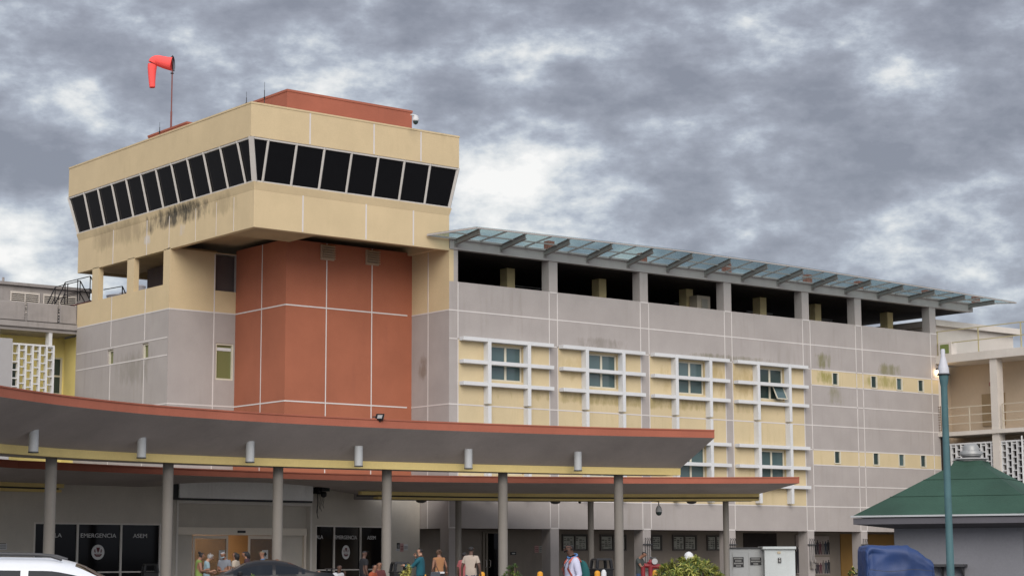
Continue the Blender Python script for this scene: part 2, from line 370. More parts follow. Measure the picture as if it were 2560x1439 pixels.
# roof columns, ground columns
for x0 in (6.87, 13.66, 20.43, 27.2, 32.07, 39.42):
    c = MB(); c.box(x0, x0+.62, .003, .62, 16.0, 17.74); c.build('roof_column', GREY, H)
for x0 in (.003, 6.87, 13.66, 20.43, 27.2, 32.07, 39.3):
    c = MB(); c.box(x0, x0+.6, .003, .75, .0, 3.0); c.build('ground_column', GREY, H)
for x in [onY(q, 740, 3.4).x for q in (1268, 1498, 1716, 1900, 2037, 2217)]:
    c = MB(); c.box(x, x+.56, 3.4, 4.05, 15.0, 17.72); c.build('inner_column', INCOL, H)
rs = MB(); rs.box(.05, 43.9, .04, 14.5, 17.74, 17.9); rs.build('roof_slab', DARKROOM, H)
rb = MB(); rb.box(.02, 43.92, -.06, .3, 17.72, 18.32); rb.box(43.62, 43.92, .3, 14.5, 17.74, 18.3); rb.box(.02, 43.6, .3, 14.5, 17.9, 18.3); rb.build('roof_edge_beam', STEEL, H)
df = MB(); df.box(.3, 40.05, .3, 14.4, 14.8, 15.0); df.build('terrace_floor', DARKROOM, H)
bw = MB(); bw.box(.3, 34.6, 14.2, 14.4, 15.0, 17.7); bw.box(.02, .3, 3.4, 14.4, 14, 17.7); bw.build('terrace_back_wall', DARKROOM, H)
for x in (10.5, 24.0, 30.6, 36.5):
    q = MB(); q.box(x, x+2.4, 8, 8.16, 17.55, 17.62); q.build('strip_lamp', LGREY, H)
bwl = MB(); bwl.box(39.8, 40.1, .31, 14.4, 3, 16.0); bwl.box(0.31, 39.8, 14.4, 14.7, 0, 15.0); bwl.build('rear_wall', GREY, H)
# ground floor recess
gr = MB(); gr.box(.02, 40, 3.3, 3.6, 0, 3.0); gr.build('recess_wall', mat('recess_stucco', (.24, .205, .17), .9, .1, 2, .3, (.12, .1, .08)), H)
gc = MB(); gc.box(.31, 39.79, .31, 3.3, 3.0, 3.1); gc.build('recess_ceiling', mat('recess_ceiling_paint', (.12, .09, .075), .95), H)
oc = MB(); oc.box(33.8, 39.0, 3.24, 3.297, .1, 2.9); oc.build('painted_glow_panel', mat('painted_glow_ochre', (.30, .17, .05), .8, .08), H)  # ochre sheet on the wall, painted to stand for warm indoor glow
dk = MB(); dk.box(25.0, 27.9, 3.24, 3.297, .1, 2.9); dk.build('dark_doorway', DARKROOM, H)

# windows with frames and panes
def pane_window(u0, u1, z0, z1, cols, rows_, fr, dep_, parent, gm, fm, bw=.09, frame=None, uneven=None):
    f = frame or FW
    m = MB(); f.box(m, u0, u0+bw, -dep_-.05, -dep_+.02, z0, z1); f.box(m, u1-bw, u1, -dep_-.05, -dep_+.02, z0, z1)
    f.box(m, u0+bw, u1-bw, -dep_-.05, -dep_+.02, z0, z0+bw); f.box(m, u0+bw, u1-bw, -dep_-.05, -dep_+.02, z1-bw, z1)
    us = [u0+bw+(u1-u0-2*bw)*i/cols for i in range(cols+1)]; zs = [z0+bw+(z1-z0-2*bw)*i/rows_ for i in range(rows_+1)]
    for u in us[1:-1]: f.box(m, u-.07, u+.07, -dep_-.045, -dep_+.015, z0+bw, z1-bw)
    for i in range(cols):
        a = us[i]+(.07 if i else 0); b = us[i+1]-(.07 if i < cols-1 else 0)
        for z in zs[1:-1]: f.box(m, a, b, -dep_-.04, -dep_+.01, z-.035, z+.035)
    o = m.build('window', fm, parent)
    k = MB(); f.box(k, u0+.02, u1-.02, -dep_-.03, -dep_-.02, z0+.02, z1-.02); k.build('pane', gm, o)
    return o
for i, (b0, b1) in enumerate(bays):
    for dz in (0, -4.97):
        z0, z1 = 10.86+dz, 12.78+dz; u0, u1 = b0+2.2, b0+4.42
        if i == 3 and dz == 0:        # one lower sash stands open
            o = pane_window(u0, u1-.02, z0, z1, 2, 2, FW, .16, H, TEALD, FRM)
            s = MB(); a = Vector((b0+3.36, -.0, z0+.92)); wd = .85; hh = .85; sl_ = Vector((0, -.42, -hh))
            P0 = a; P1 = a+Vector((wd, 0, 0)); P2 = P1+sl_; P3 = P0+sl_
            for p, q in ((P0, P1), (P1, P2), (P2, P3), (P3, P0)): s.bar(p, q, .05, .06)
            so = s.build('open_sash', FRM, o); gl = MB(); gl.hexa([P3, P2, P1, P0, P3+Vector((0, .01, .004)), P2+Vector((0, .01, .004)), P1+Vector((0, .01, .004)), P0+Vector((0, .01, .004))]); gl.build('sash_pane', TEAL, o)
        else: pane_window(u0, u1-.02, z0, z1, 2, 2, FW, .16, H, TEAL, FRM)
for i, (a, b) in enumerate(smalls):
    for z in (12.10, 7.22):
        m = MB(); FW.box(m, a-.04, b+.04, -.02, .05, z-.06, z); FW.box(m, a-.04, b+.04, -.02, .03, z+.70, z+.74)
        FW.box(m, a-.07, a+.01, -.06, .02, z, z+.70); FW.box(m, b-.01, b+.09, -.06, .02, z, z+.70)
        o = m.build('small_window', FRM, H); k = MB(); FW.box(k, a+.01, b-.01, -.08, -.055, z, z+.7); k.build('pane', TEALD if i != 2 else TEAL, o)
# white sunshade grids
for i, (b0, b1) in enumerate(bays):
    for dz in (0, -4.97):
        m = MB(); D = .4
        e0, e1 = b0+.07, b1+.02
        v = [(b0+1.70, b0+1.92), (b0+4.43, b0+4.65)]; top = 13.07+dz
        zb = [(12.87+dz, top), (11.66+dz, 11.86+dz), (10.50+dz, 10.70+dz)]
        for z0, z1 in zb:
            for a, b in ((e0, v[0][0]), (v[0][1], v[1][0]), (v[1][1], e1)): FW.box(m, a, b, .0, D, z0, z1)
        for a, b in v: FW.box(m, a, b, .0, D+.015, (9.57 if dz == 0 else 4.62), (top if dz == 0 else 9.44))
        m.build('sunshade_grid', WHT, H, bevel=.01)

# glass roof canopy on the wing
def gz(x):      # height of the outer edge along the wing
    P = [(-2, 18.42), (0, 18.50), (3.56, 18.56), (14.5, 18.72), (24.4, 18.66), (37.4, 18.42), (46, 18.20)]
    for (a, za), (b, zb) in zip(P, P[1:]):
        if x <= b:
            k = (x-a)/(b-a); return za+(zb-za)*k
    return P[-1][1]
CF = MB(); xs = [-.1+45.5*i/30 for i in range(31)]
def edge(y, dz=0, x0=None):       # points at distance y in front of the wall
    k = (y+.15)/-2.35
    return [Vector((x-(1-k)*1.45*(1-i/15 if i < 15 else (i-15)/15), y, 18.28+(gz(x)-18.28)*k+dz)) for i, x in enumerate(xs)]
for y, wd, hh in ((-.15, .08, .10), (-1.15, .06, .07), (-2.5, .07, .07)):
    pts = edge(y)
    for a, b in zip(pts, pts[1:]): CF.bar(a, b, wd, hh)
ea, eb, ec = edge(-.15), edge(-1.15), edge(-2.5)
CF.bar(ea[0], ec[0], .07, .09); CF.bar(ea[-1], ec[-1], .07, .09)
for k in range(14):
    x = .4+3.08*(k+.5); CF.bar((x, -.15, 18.30), (x, -2.48, gz(x)-.02), .05, .08)
cf = CF.build('glass_canopy', STEEL, H)
gm = bpy.data.materials.new('ribbed_canopy_glass'); gm.use_nodes = True; T = gm.node_tree; bs = T.nodes['Principled BSDF']; bs.inputs['Base Color'].default_value = (.22, .265, .27, 1); bs.inputs['Roughness'].default_value = .15
tr = T.nodes.new('ShaderNodeBsdfTransparent'); tr.inputs[0].default_value = (.76, .86, .87, 1); ms = T.nodes.new('ShaderNodeMixShader')
tcg = T.nodes.new('ShaderNodeTexCoord'); wv = T.nodes.new('ShaderNodeTexWave'); wv.wave_type = 'BANDS'; wv.bands_direction = 'X'; wv.inputs['Scale'].default_value = 2.2; T.links.new(tcg.outputs['Object'], wv.inputs[0])
mrn = T.nodes.new('ShaderNodeMapRange'); mrn.inputs[3].default_value = .60; mrn.inputs[4].default_value = .95; T.links.new(wv.outputs['Fac'], mrn.inputs[0]); T.links.new(mrn.outputs[0], ms.inputs[0]); T.links.new(bs.outputs[0], ms.inputs[1]); T.links.new(tr.outputs[0], ms.inputs[2]); T.links.new(ms.outputs[0], T.nodes['Material Output'].inputs[0])
G = MB(); up = Vector((0, 0, .06)); G.strip([p+up for p in ea], [p+up for p in eb]); G.strip([p+up for p in eb], [p+up for p in ec])
u2 = Vector((0, 0, .075)); G.strip([p+u2 for p in ea], [p+u2 for p in eb]); G.strip([p+u2 for p in eb], [p+u2 for p in ec]); G.build('glass_sheet', gm, cf)
for k in range(15):
    x = .4+3.08*k; b = MB(); z1 = gz(x)-.06; y1 = -2.15
    a0 = Vector((x, -.06, 18.12)); a1 = Vector((x, y1, z1-.05))
    b.bar(a0, a1, .04, .27); b.bar(a0+Vector((0, 0, .13)), a1+Vector((0, 0, .13)), .19, .03); b.bar(a0-Vector((0, 0, .13)), a1-Vector((0, 0, .13)), .19, .03)
    b.box(x-.11, x+.11, -.10, -.06, 17.86, 18.3); b.box(x-.05, x+.05, -.2, -.1, 17.9, 18.02)
    b.build('bracket', mat('bracket_steel', (.23, .215, .20), .55, .1, 2, .3, (.16, .1, .07)), cf)
for x in (7.07, 14.05, 20.9, 27.98, 32.74, 39.4, 44.6):
    b = MB(); b.box(x-.22, x+.22, .0, .4, 18.32, 18.86); b.build('roof_anchor_block', ORGT, H)

# ------------------------------------------------------------------ tower
def tower_left_color(u, z): return 1 if z > 14.46 else 0
w = MB(); FL.wall(w, 8.8, 19.4, 0, 15.8, .3, [(10.70, 11.38, 12.0, 12.86), (14.75, 15.42, 12.0, 12.86)], ([], [14.46]), tower_left_color)
w.box(-11.7, -7.7, 19.1, 19.4, 0, 15.0, 0); w.box(-11.7, -3.4, 8.83, 19.1, 14.7, 15.0, 0)
FB = Frame((0, 8.5), (1, 0), (0, -1))
FB.wall(w, -12.0, -7.9, 0, 17.7, .3, [(-9.26, -7.95, 15.65, 17.65), (-9.16, -8.08, 10.88, 12.84)], ([], [14.46]), tower_left_color)
w.box(-7.9, -3.0, 9.5, 9.8, 5, 17.7, 0)
for a, b in ((8.8, 9.23), (12.55, 13.36), (16.82, 17.6)): w.box(-12, -11.7, a, b, 15.8, 17.68, 1)
w.build('tower_base_wall', [GREY, TAN], H)
w = MB(); w.box(-9.6, -9.4, 10.2, 15.6, 15.0, 17.6); w.box(-9.4, -7.4, 8.9, 9.1, 15, 17.6); w.tube([(-9.66, 12.2, 16.6), (-9.66, 12.2, 17.3)], .12); w.build('terrace_partition', mat('dark_brown_paint', (.10, .075, .07), .9), H)
for u0, u1 in ((10.70, 11.38), (14.75, 15.42)):
    m = MB(); FL.box(m, u0, u0+.1, -.16, -.08, 12, 12.86); FL.box(m, u1-.1, u1, -.16, -.08, 12, 12.86); FL.box(m, u0, u1, -.16, -.09, 12.76, 12.86); FL.box(m, u0, u1, -.16, -.09, 12, 12.1)
    o = m.build('small_window', FRM, H); k = MB(); FL.box(k, u0+.02, u1-.02, -.2, -.17, 12.02, 12.84); k.build('pane', OLIVE, o)
m = MB(); FB.box(m, -9.16, -9.08, -.16, -.04, 10.88, 12.84); FB.box(m, -8.16, -8.08, -.16, -.04, 10.88, 12.84); FB.box(m, -9.08, -8.16, -.16, -.04, 10.88, 10.97); FB.box(m, -9.08, -8.16, -.16, -.04, 12.75, 12.84)
o = m.build('window', FRM, H); k = MB(); FB.box(k, -9.1, -8.1, -.2, -.15, 10.9, 12.8); k.build('pane', OLIVE, o)
k = MB(); FB.box(k, -9.06, -8.18, -.14, -.12, 12.45, 12.62); k.build('blind_box', WHT, o)
# terracotta bay
FO = Frame((0, 3.4), (1, 0), (0, -1)); FOL = Frame((-8, 0), (0, 1), (-1, 0))
w = MB(); w.box(-8, 0, 3.4, 3.7, 0, 17.9); w.box(-8, -7.7, 3.7, 8.5, 0, 17.9); w.build('terracotta_bay', ORG, H)
t = MB()
for z in (14.46, 9.48): line(FO, -8, -.3, z-LW, z+LW); line(FOL, 3.4, 8.5, z-LW, z+LW); line(FB, -12, -8, z-LW, z+LW); line(FR, 0, 3.4, z-LW, z+LW)
line(FL, 8.5, 19.4, 14.46-LW, 14.46+LW); line(FL, 8.5, 11.6, 9.48-LW, 9.48+LW)
for z in (12.96, 12.03-.0): line(FL, 8.62, 19.3, z-LW, z+LW)
for x in (-5.51, -2.63): line(FO, x-.028, x+.028, 9.48+LW, 14.46-LW); line(FO, x-.028, x+.028, 14.46+LW, 17.9); line(FO, x-.028, x+.028, 3, 9.48-LW)
for z0, z1 in ((3, 9.48-LW), (9.48+LW, 14.46-LW), (14.46+LW, 17.9)): line(FOL, 5.76, 5.82, z0, z1)
for z0, z1 in ((3, 9.48-LW), (9.48+LW, 14.46-LW), (14.46+LW, 17.9)): line(FR, 1.86, 1.92, z0, z1)
for z0, z1 in ((3, 9.48-LW), (9.48+LW, 14.46-LW), (14.46+LW, 17.6)): line(FB, -9.34, -9.28, z0, z1)
for y in (15.1, 11.16):
    for z0, z1 in ((5, 11.97), (13.02, 14.46-LW), (14.46+LW, 15.8), (17.63, 19.6)): line(FL, y-.03, y+.03, z0, z1)
for y in (1.95, 3.7, 5.83, 8.66): line(FL, y-.015, y+.015, 17.7, 19.4)
flush_lines()
for x in (-5.51, -2.66):
    v = MB(); v.box(x-.40, x+.40, 3.28, 3.4, 17.0, 17.8)
    for k in range(6):
        z = 17.04+k*.128; v.hexa([(x-.38, 3.10, z), (x+.38, 3.10, z), (x+.38, 3.28, z+.09), (x-.38, 3.28, z+.09), (x-.38, 3.10, z+.03), (x+.38, 3.10, z+.03), (x+.38, 3.28, z+.12), (x-.38, 3.28, z+.12)])
    v.build('louvre_vent', mat('brown_louvre', (.44, .33, .23), .8), H)
# band under the windows, soffit
w = MB(); w.box(-12, 0, 0, .3, 17.63, 19.88); w.box(-12, -11.7, .3, 19.5, 17.63, 19.88); w.box(-11.7, 0, 19.2, 19.5, 17.63, 19.88); w.box(-.3, 0, .3, 19.2, 17.75, 19.88)
w.hexa([(-12.003, -.003, 19.50), (.003, -.003, 19.50), (.003, .1, 19.50), (-12.003, .1, 19.50), (-12.10, -.10, 19.90), (.10, -.10, 19.90), (.10, .1, 19.90), (-12.10, .1, 19.90)])
w.hexa([(-12.003, .0, 19.50), (-11.9, .0, 19.50), (-11.9, 19.5, 19.50), (-12.003, 19.503, 19.50), (-12.10, -.10, 19.898), (-11.9, -.10, 19.898), (-11.9, 19.5, 19.898), (-12.10, 19.6, 19.898)])
w.build('tower_band', TAN, H, bevel=.015)
so = MB(); so.box(-11.7, -8.1, .3, 2.95, 17.66, 17.8); so.box(-11.7, -.3, .3, 19.2, 18.2, 18.3); so.box(-11.72, -9.0, 8.8, 18.7, 17.69, 17.85); so.build('tower_soffit', mat('shaded_tan_soffit', (.38, .28, .16), .95, .1), H)  # wall tan darkened, so the soffit's shade sits in its colour
# slanted window band
ZB, ZT, OV = 19.9, 22.02, .55
gl = MB()
def gp(x, y, s): return None
A0, B0 = (-12.0, 0.0), (0.0, 0.0)
def ring(o, z): return [Vector((-12-o, -o, z)), Vector((o*.4, -o, z)), Vector((o*.4, 19.5, z)), Vector((-12-o, 19.5+o*.5, z))]
r0, r1 = ring(-.04, ZB), ring(OV-.04, ZT)
gl.face([r0[0], r0[1], r1[1], r1[0]]); gl.face([r0[3], r0[0], r1[0], r1[3]]); gl.face([r0[1], r0[2], r1[2], r1[1]]); gl.face([r0[2], r0[3], r1[3], r1[2]])
go = gl.build('window_band', BLKG, H)
r0, r1 = ring(0, ZB), ring(OV, ZT)
MULM = mat('mullion_paint', (.48, .45, .41), .5, .06, 2, .2, (.3, .27, .22))
def mull(a, b, wdt=.105):
    m = MB(); m.bar(a, b, wdt, .10, up=(1, 1, 0)); m.build('mullion', MULM, go)
for i in range(1, 8):
    x = -1.65*i; mull((x-.0, -.02, ZB), (x+.0, -OV, ZT))
for i in range(1, 12):
    y = 19.5-1.70*i; mull((-12.02, y, ZB), (-12-OV, y, ZT))
mull(r0[0], r1[0], .26); mull(r0[1]-Vector((.02, 0, 0)), r1[1]-Vector((.04, 0, 0)), .15); mull(r0[3], r1[3], .15)
m = MB(); m.bar(r1[0]+Vector((0, .03, -.05)), r1[1]+Vector((0, .03, -.05)), .1, .1); m.bar(r1[0]+Vector((.03, 0, -.05)), r1[3]+Vector((.03, 0, -.05)), .1, .1)
m.bar(r0[0]+Vector((0, 0, .04)), r0[1]+Vector((0, 0, .04)), .08, .07); m.bar(r0[0]+Vector((0, 0, .04)), r0[3]+Vector((0, 0, .04)), .08, .07); m.build('window_rail', MULM, go)
# upper fascia and roof
w = MB(); w.box(-12.6, .2, -.6, -.3, ZT, 23.66); w.box(-12.6, -12.3, -.3, 19.7, ZT, 23.66); w.box(-12.3, .2, 19.4, 19.7, ZT, 23.66); w.box(-.1, .2, -.3, 19.4, ZT, 23.66); w.box(-12.3, -.1, -.3, 19.4, ZT+.01, ZT+.25)
w.build('tower_fascia', TAN, H)
w = MB(); w.box(-12.625, .225, -.625, -.27, 23.66, 23.75); w.box(-12.625, -12.27, -.27, 19.725, 23.66, 23.75); w.box(-.13, .225, -.27, 19.725, 23.66, 23.75); w.box(-12.27, -.13, 19.37, 19.725, 23.66, 23.75); w.box(-12.27, -.13, -.27, 19.37, 23.3, 23.4); w.build('roof_coping', TAN, H)
FT = Frame((0, -.6), (1, 0), (0, -1)); t = MB()
for x in (-9.18, -5.29, -2.31): line(FT, x-.04, x+.04, ZT+.03, 23.64)
for x in (-9.17, -5.34, -2.35): line(FW, x-.04, x+.04, 17.68, 19.52)
flush_lines()
w = MB(); w.box(-8.33, -.33, 3, 17, 23.4, 25.62); w.box(-8.36, -.30, 2.97, 17.03, 25.62, 25.74); w.build('roof_penthouse', ORGT, H)
w = MB(); w.box(-9.6, -8.34, 11.4, 15.9, 23.4, 25.26); w.box(-9.63, -8.34, 11.37, 15.93, 25.26, 25.36); w.build('stair_penthouse', ORGT, H)

# ------------------------------------------------------------------ windsock and roof aerials
ws = thing('windsock', 'bright red drooping windsock on a slim pole above the tower roof', 'windsock', (-9.5, 13.4, 25.3))
base = Vector((-9.5, 13.4, 25.3)); top = Vector((-9.5, 13.4, 29.1))
m = MB(); m.tube([base-Vector((0, 0, .1)), base+Vector((0, 0, 1.0))], .055, 10); m.tube([base+Vector((0, 0, 1.0)), top+Vector((0, 0, .05))], .038, 10); m.build('pole', mat('red_oxide_pole', (.20, .07, .06), .6, .1, 4, .3, (.1, .08, .08)), ws)
m = MB(); m.tube([top, top+Vector((0, 0, .35))], .035, 8); m.lathe(top+Vector((0, 0, .33)), [(.06, 0), (.09, .03), (.04, .08), (.02, .12)], 10); m.lathe(top+Vector((0, 0, -.62)), [(.05, 0), (.1, .02), (.1, .05), (.05, .07)], 10); m.build('swivel', BLACK, ws)
lat = RT.normalized()
ringc = top+Vector((0, 0, -.05)); m = MB()
pts = [ringc+lat*(.06)+(_u*math.cos(a)+fwd.cross(_u).cross(_u)*0+Vector((fwd.x, fwd.y, 0)).normalized()*math.sin(a))*.40 for a in [i*math.pi/8 for i in range(17)]]
m.tube(pts, .022, 6, cap=False); m.bar(ringc+lat*.06+Vector((0, 0, .4)), ringc+lat*.06-Vector((0, 0, .4)), .03, .03); m.build('ring', BLACK, ws)
path = [ringc-lat*.02, ringc-lat*.3+Vector((0, 0, .05)), ringc-lat*.62+Vector((0, 0, .14)), ringc-lat*.86+Vector((0, 0, .20)), ringc-lat*1.02+Vector((0, 0, .16)), ringc-lat*1.12+Vector((0, 0, -.02)), ringc-lat*1.14+Vector((0, 0, -.4)), ringc-lat*1.13+Vector((0, 0, -.9)), ringc-lat*1.10+Vector((0, 0, -1.36))]
pr_ = resample(path, 34); m = MB(); m.tube(pr_, [(.38-.235*(i/33)**.9)*(1+.05*MN0.noise(Vector((i*.6, 0, 2)))) for i in range(34)], 24, cap=False); sk = m.build('sock', mat('fluorescent_red_fabric', (.93, .105, .095), .8, 0, 4, fine=0), ws, smooth=True)
tw = sk.modifiers.new('thick', 'SOLIDIFY'); tw.thickness = .01
def whip(x, y, D, h, label):
    b = dep(x, D, y); m = MB(); m.tube([b-Vector((0, 0, .5)), b+Vector((0, 0, h*.5))], .02, 6); m.tube([b+Vector((0, 0, h*.5)), b+Vector((0, 0, h))], .009, 6); m.lathe(b-Vector((0, 0, .05)), [(.03, 0), (.05, .06), (.02, .12)], 8)
    o = m.build('whip_antenna', BLACK, origin=b-Vector((0, 0, .5))); tag(o, label, 'antenna', 'thin aerials on the tower roof')
whip(661, 245, 100, .85, 'tallest whip antenna, rising just left of the terracotta penthouse ridge'); whip(616, 258, 101, .62, 'short whip antenna behind the front corner of the tan roof edge'); whip(399, 330, 107, .55, 'small whip antenna on the low terracotta box left of the windsock')
cpos = dep(1039, 99, 305)
rc = thing('roof_camera', 'white dome camera hanging beside the right end of the terracotta penthouse', 'camera', cpos); m = MB(); m.box(cpos.x-.3, cpos.x-.0, cpos.y-.04, cpos.y+.04, cpos.z+.32, cpos.z+.38); m.lathe(cpos, [(.15, .05), (.17, .1), (.14, .3), (.06, .36)], 14); m.build('housing', WHT, rc)
m = MB(); m.lathe(cpos, [(.03, -.14), (.10, -.10), (.14, -.02), (.145, .05)], 14); m.build('dome', TEALD, rc, smooth=True)

# ------------------------------------------------------------------ entrance building under the canopies
EB = thing('entrance_building', 'low emergency entrance wall with black lettered windows and sliding doors', 'building', (-17, -1, 0))
PA, PB, PC, PD = Vector((-30.5, -3.55, 0)), Vector((-17.25, -2.1, 0)), Vector((-8.77, -.85, 0)), Vector((-.02, 2.57, 0))
def seg(a, b): e = (b-a).normalized(); return Frame((a.x, a.y), (e.x, e.y), (e.y, -e.x)), (b-a).length
F1, L1 = seg(PA, PB); F2, L2 = seg(PB, PC); F3, L3 = seg(PC, PD)
def rectpx(f, x0, y0, x1, y1, d=0):
    a, za = f.hit(x0, y0, d); b, zb = f.hit(x1, y1, d); return a, b, min(za, zb), max(za, zb)
wl = MB()
u0, _ = F1.hit(85, 1310); u1, _ = F1.hit(402, 1310); zt = F1.hit(240, 1306)[1]; ww = (u0, u1, .25, zt)
F1.wall(wl, 0, L1, 0, 5.4, .3, [ww])
U0, _ = F2.hit(440, 1300); U1, _ = F2.hit(779, 1300); ZD = F2.hit(600, 1253)[1]
F2.wall(wl, 0, L2, 0, 5.4, .3, [(U0, U1, .02, ZD)])
v0, _ = F3.hit(789, 1310); v1, _ = F3.hit(957, 1310); zt3 = F3.hit(870, 1313)[1]
F3.wall(wl, 0, L3, 0, 5.4, .3, [(v0, v1, .25, zt3)])
wl.build('entrance_wall', WALLE, EB)
rf = MB(); rf.prism([(PA.x, PA.y), (PB.x, PB.y), (PC.x, PC.y), (-.05, 2.5), (-.05, 3.35), (-8.05, 3.35), (-8.05, 8.45), (-30.5, 8.45)], 5.41, 5.6); rf.box(-30.5, -30.2, -3.2, 8.4, 0, 5.4); rf.box(-30.2, -12.1, 8.2, 8.45, 0, 5.4); rf.build('entrance_roof', CONC, EB)

SERIF = None
def text_mesh(s, size, name='lettering', bold=.0):
    c = bpy.data.curves.new('t', 'FONT'); c.body = s; c.size = size; c.extrude = .004; c.offset = bold; c.align_x = 'CENTER'; c.align_y = 'CENTER'
    o = bpy.data.objects.new('t', c); COL.objects.link(o); bpy.context.view_layer.update(); me = bpy.data.meshes.new_from_object(o.evaluated_get(bpy.context.evaluated_depsgraph_get()))
    bpy.data.objects.remove(o); return me
LETW = mat('white_lettering', (.62, .62, .60), .6, 0, fine=0)
def put_text(s, f, u, d, z, size, parent, m=LETW, width=None, bold=.006, serif=True):
    me = text_mesh(s, size, bold=bold); xs_ = [v.co.x for v in me.vertices]; w_ = max(xs_)-min(xs_); k = (width/w_) if width else 1
    M = Matrix(((f.e.x, 0, f.n.x), (f.e.y, 0, f.n.y), (0, 1, 0))); p = f.p(u, d, z)-wloc(parent)
    for v in me.vertices: v.co = M @ Vector((v.co.x*k, v.co.y, v.co.z))+p
    me.materials.clear(); me.materials.append(m); o = bpy.data.objects.new('lettering', me); COL.objects.link(o); o.parent = parent
    return o
MAROON = mat('maroon_print', (.11, .02, .025), .7, 0, fine=0)
def emblem(f, u, d, z, r, parent):
    def disc(rad, dd, m, n=32, name='emblem', r2=None, par=None):
        b = MB(); P = [(math.cos(2*math.pi*i/n), math.sin(2*math.pi*i/n)) for i in range(n)]
        b.hexa
        fr = [f.p(u+c*rad, dd, z+s*rad) for c, s in P]; bk = [f.p(u+c*rad, dd-.008, z+s*rad) for c, s in P]; b.face(fr); b.face(bk)
        for i in range(n): b.face([fr[i], fr[(i+1) % n], bk[(i+1) % n], bk[i]])
        return b
    e = disc(r, d, None).build('emblem', LETW, parent)
    b = MB(); dd = d+.006     # inner marks: upright wedge between two curls over a dark band
    def q(pts): b.face([f.p(u+x*r, dd, z+y*r) for x, y in pts])
    q([(-.30, .62), (.30, .62), (.20, .30), (.06, -.05), (-.06, -.05), (-.20, .30)])
    q([(-.62, .30), (-.48, .42), (-.34, .25), (-.30, -.02), (-.58, -.02)]); q([(.62, .30), (.48, .42), (.34, .25), (.30, -.02), (.58, -.02)])
    q([(-.60, -.20), (.60, -.20), (.52, -.42), (.30, -.60), (-.30, -.60), (-.52, -.42)])
    b.build('emblem_mark', MAROON, e)
    b = MB(); dd = d+.010
    def q(pts): b.face([f.p(u+x*r, dd, z+y*r) for x, y in pts])
    q([(-.50, .22), (-.42, .30), (-.36, .12), (-.44, .06)]); q([(.50, .22), (.42, .30), (.36, .12), (.44, .06)]); q([(-.40, -.30), (.40, -.30), (.36, -.36), (-.36, -.36)])
    for k in range(20):
        a = 2*math.pi*k/20
    b.build('emblem_light_mark', LETW, e)
def lettered_window(f, rect, splits, words, emb):
    a, b, z0, z1 = rect; m = MB(); fw = .07
    sill = z0+.0
    for u in (a, *splits, b): 
        lo, hi = (u, u+fw) if u == a else ((u-fw, u) if u == b else (u-fw*.6, u+fw*.6)); f.box(m, lo, hi, -.06, .03, z0, z1)
    f.box(m, a+fw, b-fw, -.05, .025, z1-fw, z1); f.box(m, a+fw, b-fw, -.05, .025, z0, z0+fw)
    zm = z0+.62; f.box(m, a+fw, b-fw, -.05, .024, zm, zm+.06)
    o = m.build('lettered_window', ALU, EB); k = MB(); f.box(k, a+.02, b-.02, -.05, -.04, z0+.02, z1-.02); k.build('pane', ENTG, o)
    for s, u, wid, z, sz in words: put_text(s, f, u, -.03, z, sz*1.04, o, width=wid, bold=.0)
    u, z, r = emb; emblem(f, u, -.03, z, r, o)
s1 = F1.hit(193, 1370)[0]; s2 = F1.hit(302, 1370)[0]; zt1 = F1.hit(246, 1338)[1]
def ux(f, x, y=1338): return f.hit(x, y)[0]
lettered_window(F1, ww, (s1, s2), [('SALA', ux(F1, 137), ux(F1, 155)-ux(F1, 119), zt1, .25), ('EMERGENCIA', ux(F1, 247), ux(F1, 291.5)-ux(F1, 203), zt1, .25), ('ASEM', ux(F1, 351.5), ux(F1, 369)-ux(F1, 334.5), zt1, .25)], (ux(F1, 247), F1.hit(247, 1379)[1], .33))
t1 = F3.hit(835, 1370)[0]; t2 = F3.hit(901, 1370)[0]; zt2 = F3.hit(866, 1342.5)[1]
lettered_window(F3, (v0, v1, .25, zt3), (t1, t2), [('SALA', ux(F3, 797.5), ux(F3, 809)-ux(F3, 786.5), zt2, .25), ('EMERGENCIA', ux(F3, 866), ux(F3, 894)-ux(F3, 839), zt2, .25), ('ASEM', ux(F3, 930.5), ux(F3, 941)-ux(F3, 920), zt2, .25)], (ux(F3, 866.5), F3.hit(866, 1379)[1], .345))
# door surround, header, doors
m = MB(); f = F2; fw = .11
f.box(m, U0-.0, U0+fw, -.25, .05, 0.14, ZD); f.box(m, U1-fw, U1, -.25, .05, 0.14, ZD); f.box(m, U0+fw, U1-fw, -.25, .05, ZD-.14, ZD); so = m.build('portal_frame', ALU, EB)
hu0, hu1, hz0, hz1 = rectpx(f, 440, 1335, 768, 1320)
m = MB(); f.box(m, U0+fw, U1-fw, -.32, -.25, hz1, ZD-.14); f.box(m, hu1, U1-fw, -.32, -.25, 0.14, hz1); m.build('portal_panel', WALLE, EB)
m = MB(); f.box(m, U0+fw, hu1, -.25, -.02, hz0, hz1); hd = m.build('door_header', mat('cream_metal', (.72, .65, .54), .6, .04), EB)
su, sz_ = f.hit(604, 1328); m = MB(); f.box(m, su-.22, su+.22, -.02, .03, sz_-.05, sz_+.05); m.build('door_sensor', BLACK, hd)
DM = mat('door_aluminium', (.68, .60, .50), .55, .05)
